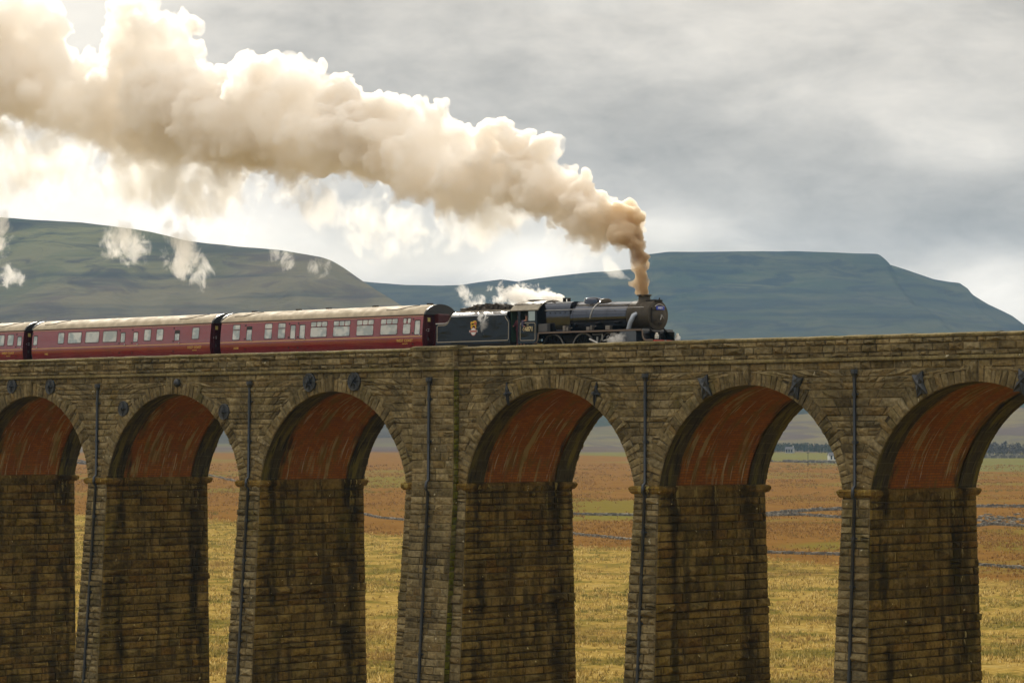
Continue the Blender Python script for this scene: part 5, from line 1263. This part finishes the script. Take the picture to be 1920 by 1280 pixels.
def smoke_mat():
    t=NT('smoke'); p=t.pos()
    n1=t.noise(p,.50,6.,.66,.5); n0=t.noise(p,.17,3.,.5)
    s=t.n('SeparateXYZ',{0:p},out=None); x,z=s.outputs[0],s.outputs[2]
    nn=t.math('ADD',t.math('MULTIPLY',n1,.6),t.math('MULTIPLY',n0,.4)); dn=t.mapr(nn,.38,.58,.05,1.,True)
    near=t.mapr(x,-128.,-114.,0.,1.)
    dens=t.math('MULTIPLY',dn,t.math('MULTIPLY_ADD',t.math('POWER',t.mapr(x,-126.,-113.6),2.),5.,t.mapr(x,-172.,-122.,1.9,4.6)))
    # the lower side of the plume frays: thickness fades out near the lower line of the plume
    st=sorted((sw(a,b-3,YT)[0],sw(a,b-3,YT)[2]) for a,b in UNDER); xn=t.mapr(x,st[0][0],st[-1][0])
    t.n('FloatCurve',{1:xn},out=0); fc=[q for q in t.t.nodes if q.bl_idname=='ShaderNodeFloatCurve'][-1]; pts=fc.mapping.curves[0].points
    q=[((a-st[0][0])/(st[-1][0]-st[0][0]),b/32.) for a,b in st]
    for a,b in q[1:-1]: pts.new(a,b)
    pts[0].location=q[0]; pts[len(pts)-1].location=q[-1]; fc.mapping.update()
    up=t.math('SUBTRACT',z,t.math('MULTIPLY',fc.outputs[0],32.))
    n3=t.noise(t.scale(p,1,1,.8),.75,6.,.68,.8)
    fray=t.mapr(t.math('ADD',up,t.math('MULTIPLY',t.math('SUBTRACT',n3,.50),6.5)),-.4,1.3,.0,1.,True)
    fray=t.math('MAXIMUM',fray,t.mapr(x,-116.5,-115.))
    dens=t.math('MULTIPLY',dens,fray); dens=t.math('MAXIMUM',dens,t.math('MULTIPLY',t.mapr(x,-115.0,-114.3,0.,4.5),t.mapr(n1,.3,.5,.45,1.)))
    hot=t.mapr(x,-117.2,-114.3)
    c=t.mix(near,(.9955,.981,.961,1),(.989,.963,.924,1)); c=t.mix(hot,c,(.955,.875,.73,1))
    lowz=t.mapr(z,8.6,13.,1.,0.); c=t.mix(t.math('MULTIPLY',lowz,hot),c,(.60,.46,.29,1))
    v=t.n('VolumePrincipled',{'Color':c,'Density':dens,'Anisotropy':.38}); t.t.links.new(v,t.out.inputs['Volume'])
    t.m.cycles.volume_step_rate=SMK_STEP; return t.m
SMK_STEP=.6
M['smoke']=smoke_mat()
tag(blob_mesh('smoke',plume_spheres(),.115,M['smoke'],((1.9,1.5,'BILLOW'),(.75,.62,'BILLOW'),(.32,.24,'CLOUDS'))),'thick billowing cream and brown plume of smoke trailing from the locomotive chimney','smoke',kind='stuff')

def rag_smoke():
    """thin ragged veil under the plume: one long closed hull, its thickness set by noise and by height under the plume"""
    B=[(1182,538,2),(1160,525,7),(1128,498,26),(1100,472,42),(1050,448,42),(1000,428,44),(930,424,42),(870,432,46),(800,428,52),(700,408,56),(600,388,62),(500,378,66),(400,362,74),(300,342,78),(200,322,80),(100,298,90),(0,276,100),(-120,262,110)]
    st=[]
    for px,py,h in B: P=sw(px,py-14,YT+.9+.004*(1207-px)); st.append((P[0],P[1],P[2],h/SC))
    st.sort(); n=18; V=[];F=[]
    for x,y,z,h in st:
        for k in range(n): t=2*math.pi*k/n; V.append((x,y+min(3.2,h*1.7)*math.cos(t),z+h*1.9*math.sin(t)))
    for i in range(len(st)-1): F+=[(i*n+k,i*n+(k+1)%n,(i+1)*n+(k+1)%n,(i+1)*n+k) for k in range(n)]
    F+=[tuple(range(n)),tuple((len(st)-1)*n+k for k in range(n))]
    me=bpy.data.meshes.new('smoke'); me.from_pydata(V,[],F); o=bpy.data.objects.new('smoke',me); COL.objects.link(o)
    t=NT('ragged_smoke'); p=t.pos(); s=t.n('SeparateXYZ',{0:p},out=None); x0,x1=st[0][0],st[-1][0]; z0,z1=0.,32.
    xn=t.mapr(s.outputs[0],x0,x1)
    def curve(vals):
        t.n('FloatCurve',{1:xn},out=0); c=t.t.nodes[-1]; c=[q for q in t.t.nodes if q.bl_idname=='ShaderNodeFloatCurve'][-1]; pts=c.mapping.curves[0].points
        for a,b in vals[1:-1]: pts.new(a,b)
        pts[0].location=vals[0]; pts[len(pts)-1].location=vals[-1]; c.mapping.update(); return c.outputs[0]
    zc_=t.math('MULTIPLY',curve([((a-x0)/(x1-x0),c/z1) for a,b,c,h in st]),z1)
    hh=t.math('MULTIPLY',curve([((a-x0)/(x1-x0),h/5.) for a,b,c,h in st]),5.)
    yc=t.math('MULTIPLY',curve([((a-x0)/(x1-x0),(b-YT)/10.) for a,b,c,h in st]),10.)
    a=t.math('DIVIDE',t.math('SUBTRACT',s.outputs[2],zc_),hh); b=t.math('DIVIDE',t.math('SUBTRACT',s.outputs[1],t.math('ADD',yc,YT)),t.math('MULTIPLY',hh,1.1))
    q=t.math('ADD',t.math('MULTIPLY',a,a),t.math('MULTIPLY',b,b))
    n1=t.noise(t.scale(p,1,1,.7),.62,7.,.68,.45); n2=t.noise(p,.16,2.,.5)
    th=t.math('ADD',t.math('MULTIPLY',q,.095),.47); th=t.math('SUBTRACT',th,t.math('MULTIPLY',t.math('SUBTRACT',n2,.5),.6))
    dn=t.math('MULTIPLY',t.mapr(t.math('SUBTRACT',n1,th),0.,.13,0.,1.,True),RAGD)
    v=t.n('VolumePrincipled',{'Color':(.998,.992,.978,1),'Density':dn,'Anisotropy':.45}); t.t.links.new(v,t.out.inputs['Volume']); t.m.cycles.volume_step_rate=.35
    me.materials.append(t.m); tag(o,'ragged white underside of the smoke plume thinning into the sky','smoke',kind='stuff')
RAGD=.6
rag_smoke()
WM={}
def wisp(px,py,w,h,tilt,label,dens,sc_,Y=None,th=.425,name='steam',depth=None,stretch=.7):
    """one puff: a closed ellipsoid hull in the air, torn by noise and thinning to nothing at its skin"""
    v,f=ICO[3]; me=bpy.data.meshes.new(name); me.from_pydata(v.tolist(),[],f.tolist()); o=bpy.data.objects.new(name,me); COL.objects.link(o)
    y=YT+.6 if Y is None else Y; P=sw(px,py,y); k=1/SC; a=R_(tilt); d=depth or min(w,h)*.8
    X=Vector((math.cos(TH),math.sin(TH),0)); Z=Vector((0,0,1)); Yv=Vector((-math.sin(TH),math.cos(TH),0))
    A=X*math.cos(a)+Z*math.sin(a); C=Z*math.cos(a)-X*math.sin(a)
    m=Matrix((A*(w*k),Yv*(d*k),C*(h*k))).transposed().to_4x4(); m.translation=Vector(P); o.matrix_world=m
    key=(dens,sc_,th,stretch)
    if key not in WM:
        t=NT('steam'); p=t.pos(); r=t.n('VectorMath',{0:t.n('TexCoord',out='Object')},out=1,operation='LENGTH')
        n1=t.noise(t.scale(p,1,1,stretch),sc_*1.35,7.,.70,.5); tt=t.math('SUBTRACT',n1,t.math('MULTIPLY_ADD',t.math('MULTIPLY',r,r),.26,th-.01))
        vv=t.n('VolumePrincipled',{'Color':(.998,.992,.98,1),'Density':t.math('MULTIPLY',t.mapr(tt,0.,.11,0.,1.,True),dens),'Anisotropy':.4}); t.t.links.new(vv,t.out.inputs['Volume'])
        t.m.cycles.volume_step_rate=.5; WM[key]=t.m
    me.materials.append(WM[key]); return tag(o,label,'steam',kind='thing')
wisp(238,452,70,62,-35,'broad white steam wisp before the fell, just left of the tallest wisp',1.1,.7)
wisp(346,480,52,96,24,'tallest white steam wisp before the fell, above the middle carriage',1.3,.7)
wisp(527,486,34,32,-20,'small white steam wisp near the crest of the fell above the nearest carriage',.9,1.1)
wisp(602,497,36,26,20,'faint small steam wisp beside the shoulder of the fell',.6,1.1)
wisp(4,445,36,80,5,'tall white steam wisp at the left edge of the photo',1.1,.7)
wisp(18,515,42,32,-20,'small white steam wisp at the left edge of the photo over the rearmost carriage',1.1,.9)
wisp(993,561,74,30,-12,'white steam blowing back from the safety valves over the cab roof',3.6,1.3,th=.36,stretch=1.)
wisp(1038,560,26,11,-14,'bright jet of steam leaving the safety valves',8.,2.,th=.26,stretch=1.)
wisp(872,556,17,34,28,'thin tall white steam rising from the rear of the tender',2.2,1.5)
wisp(895,572,36,24,-25,'pale steam hanging over the coal in the tender',2.0,1.5)
wisp(906,604,14,26,-10,'thread of steam drifting down the side of the tender',2.6,2.2,Y=YT-1.75)
wisp(1157,637,20,13,10,'small puff of white steam beside the cylinder',4.5,2.6,Y=YT-1.6,th=.33,stretch=1.)
wisp(1271,635,6,8,0,'tiny puff of steam just ahead of the front buffers',3.5,3.5,Y=YT-.6,th=.33,stretch=1.)
# ================================================================== SKY, AIR, SUN
SUN_AZ=AZ+R_(14); SUN_EL=R_(27)
SD=np.array([-math.sin(SUN_AZ)*math.cos(SUN_EL),math.cos(SUN_AZ)*math.cos(SUN_EL),math.sin(SUN_EL)])
sl=bpy.data.lights.new('sun','SUN'); so=bpy.data.objects.new('sun',sl); COL.objects.link(so)
sl.energy=4.6; sl.angle=R_(.6); sl.color=(1.,.93,.80)
so.rotation_euler=Vector(SD).to_track_quat('Z','Y').to_euler(); so.location=(0,0,300)
def world():
    t=NT('World',world=True)
    sky=t.n('TexSky',None,out=0); sn=t.t.nodes[-1] if False else [n for n in t.t.nodes if n.bl_idname=='ShaderNodeTexSky'][0]
    sn.sky_type='NISHITA'; sn.sun_disc=False; sn.sun_elevation=SUN_EL; sn.sun_rotation=-SUN_AZ
    d=t.vmath('NORMALIZE',t.n('TexCoord',out='Generated'))
    U=t.vmath('DOT_PRODUCT',d,(VU[0],VU[1],0),out=1); Z=t.n('SeparateXYZ',{0:d},out=2)
    # cloud deck: layered noise stretched along the horizon
    q=t.scale(d,1.,1.,2.6)
    n1=t.noise(q,9.,7.,.56,.25); n2=t.noise(t.vmath('ADD',q,(3.1,1.7,.4)),24.,7.,.58,.3); n3=t.noise(t.scale(d,1,1,3.5),3.,3.,.5)
    def blob(px,py,ru,rz):
        r=ray(px,py); r=r/np.linalg.norm(r); u0=float(r[0]*VU[0]+r[1]*VU[1]); z0=float(r[2])
        a=t.math('DIVIDE',t.math('SUBTRACT',U,u0),ru); b=t.math('DIVIDE',t.math('SUBTRACT',Z,z0),rz)
        r2=t.math('ADD',t.math('MULTIPLY',a,a),t.math('MULTIPLY',b,b))
        front=t.math('GREATER_THAN',t.vmath('DOT_PRODUCT',d,(VV[0],VV[1],0),out=1),0.)
        return t.math('MULTIPLY',t.math('EXPONENT',t.math('MULTIPLY',r2,-1.)),front)
    # brightness of the deck
    L=t.math('ADD',.55,t.math('MULTIPLY',t.math('SUBTRACT',t.mapr(n1,.40,.60,0.,1.,True),.5),.15))
    L=t.math('ADD',L,t.math('MULTIPLY',t.math('SUBTRACT',t.noise(t.scale(d,1,1,2.),60.,6.,.6,.4),.5),.20))
    L=t.math('ADD',L,t.math('MULTIPLY',t.math('SUBTRACT',n2,.5),.36))
    def addb(L,amp,*a): return t.math('MULTIPLY_ADD',blob(*a),amp,L)
    for amp,px,py,ru,rz in ((.24,40,360,.055,.030),(.05,-250,120,.10,.08),(.55,380,420,.06,.018),(.5,1010,490,.022,.010),(.26,1240,428,.020,.007),(.22,760,500,.05,.010),(-.07,1120,230,.040,.014),(-.05,1700,350,.04,.010),(-.12,640,400,.022,.012),(.07,1620,215,.05,.012),(.03,1200,40,.14,.018),(.5,1890,555,.024,.014),(.16,1260,430,.02,.007),(.18,1800,290,.022,.009),(-.10,1850,440,.03,.012),(-.12,560,90,.03,.03)):
        L=addb(L,amp,px,py,ru,rz)
    # scattered light brightens the deck round the hidden sun
    cs=t.vmath('DOT_PRODUCT',d,tuple(SD),out=1)
    L=t.math('MULTIPLY_ADD',t.math('POWER',t.math('MAXIMUM',cs,0.),14.),.30,L)
    back=t.vmath('DOT_PRODUCT',d,(-VV[0],-VV[1],0),out=1)
    L=t.math('MULTIPLY_ADD',t.mapr(back,0.,.7,0.,1.,True),.10,L)
    L=t.math('MULTIPLY_ADD',t.math('MULTIPLY',t.mapr(back,.0,.6,0.,1.,True),t.mapr(Z,.5,.1,0.,1.)),-.22,L)  # unseen sky low behind the viewer, dimmed to darken the boiler's reflection
    L=t.math('MULTIPLY_ADD',t.mapr(Z,.16,.85,0.,1.,True),.95,L)
    L=t.math('MAXIMUM',L,.10)
    dark=t.mapr(L,.28,.85)
    tint=t.mix(dark,(1.07,1.0,.90,1),(1.09,1.0,.87,1))
    cl=t.mix(1.,tint,t.n('CombineColor',{0:L,1:L,2:L}),'MULTIPLY')
    cov=t.mapr(n3,.30,.46,.72,1.)
    # broken cloud with blue gaps behind the viewer, added to shape the engine's reflections
    gap=t.math('MULTIPLY',t.mapr(back,.15,.6,0.,1.,True),t.mapr(t.noise(t.scale(d,1.,1.,2.),3.2,5.,.6,.3),.42,.52,1.,0.,True))
    cov=t.math('MULTIPLY',cov,t.math('MULTIPLY_ADD',t.math('MULTIPLY',gap,t.mapr(Z,.75,.45,0.,1.,True)),-.9,1.))
    b1=t.n('Background',{'Color':sky,'Strength':.10}); b2=t.n('Background',{'Color':cl,'Strength':1.})
    ms=t.n('MixShader',{0:cov,1:b1,2:b2}); t.t.links.new(ms,t.out.inputs['Surface'])
    sc.world=t.m
world()
def haze():
    c=[uv2w(u,v) for u,v in((-6600,-2700),(6600,-2700),(6600,7100),(-6600,7100))]
    me=bpy.data.meshes.new('haze'); vs=[(x,y,z) for z in(-31.5,470.) for x,y in c]
    me.from_pydata(vs,[],[(0,3,2,1),(4,5,6,7),(0,1,5,4),(1,2,6,5),(2,3,7,6),(3,0,4,7)])
    t=NT('haze'); v=t.n('VolumePrincipled',{'Color':(.36,.62,.95,1),'Density':HAZE,'Anisotropy':.1}); t.t.links.new(v,t.out.inputs['Volume'])
    me.materials.append(t.m); o=bpy.data.objects.new('haze',me); COL.objects.link(o); tag(o,kind='stuff')
HAZE=.45e-4
haze()
sc.view_settings.view_transform='Standard'; sc.view_settings.look='None'; sc.view_settings.exposure=0; sc.view_settings.gamma=1
cy=sc.cycles; cy.max_bounces=24; cy.diffuse_bounces=3; cy.glossy_bounces=3; cy.transmission_bounces=4; cy.volume_bounces=20; cy.transparent_max_bounces=8
cy.use_denoising=True; cy.denoiser='OPENIMAGEDENOISE'; cy.denoising_input_passes='RGB_ALBEDO_NORMAL'
cy.sample_clamp_indirect=6.; cy.caustics_reflective=False; cy.caustics_refractive=False
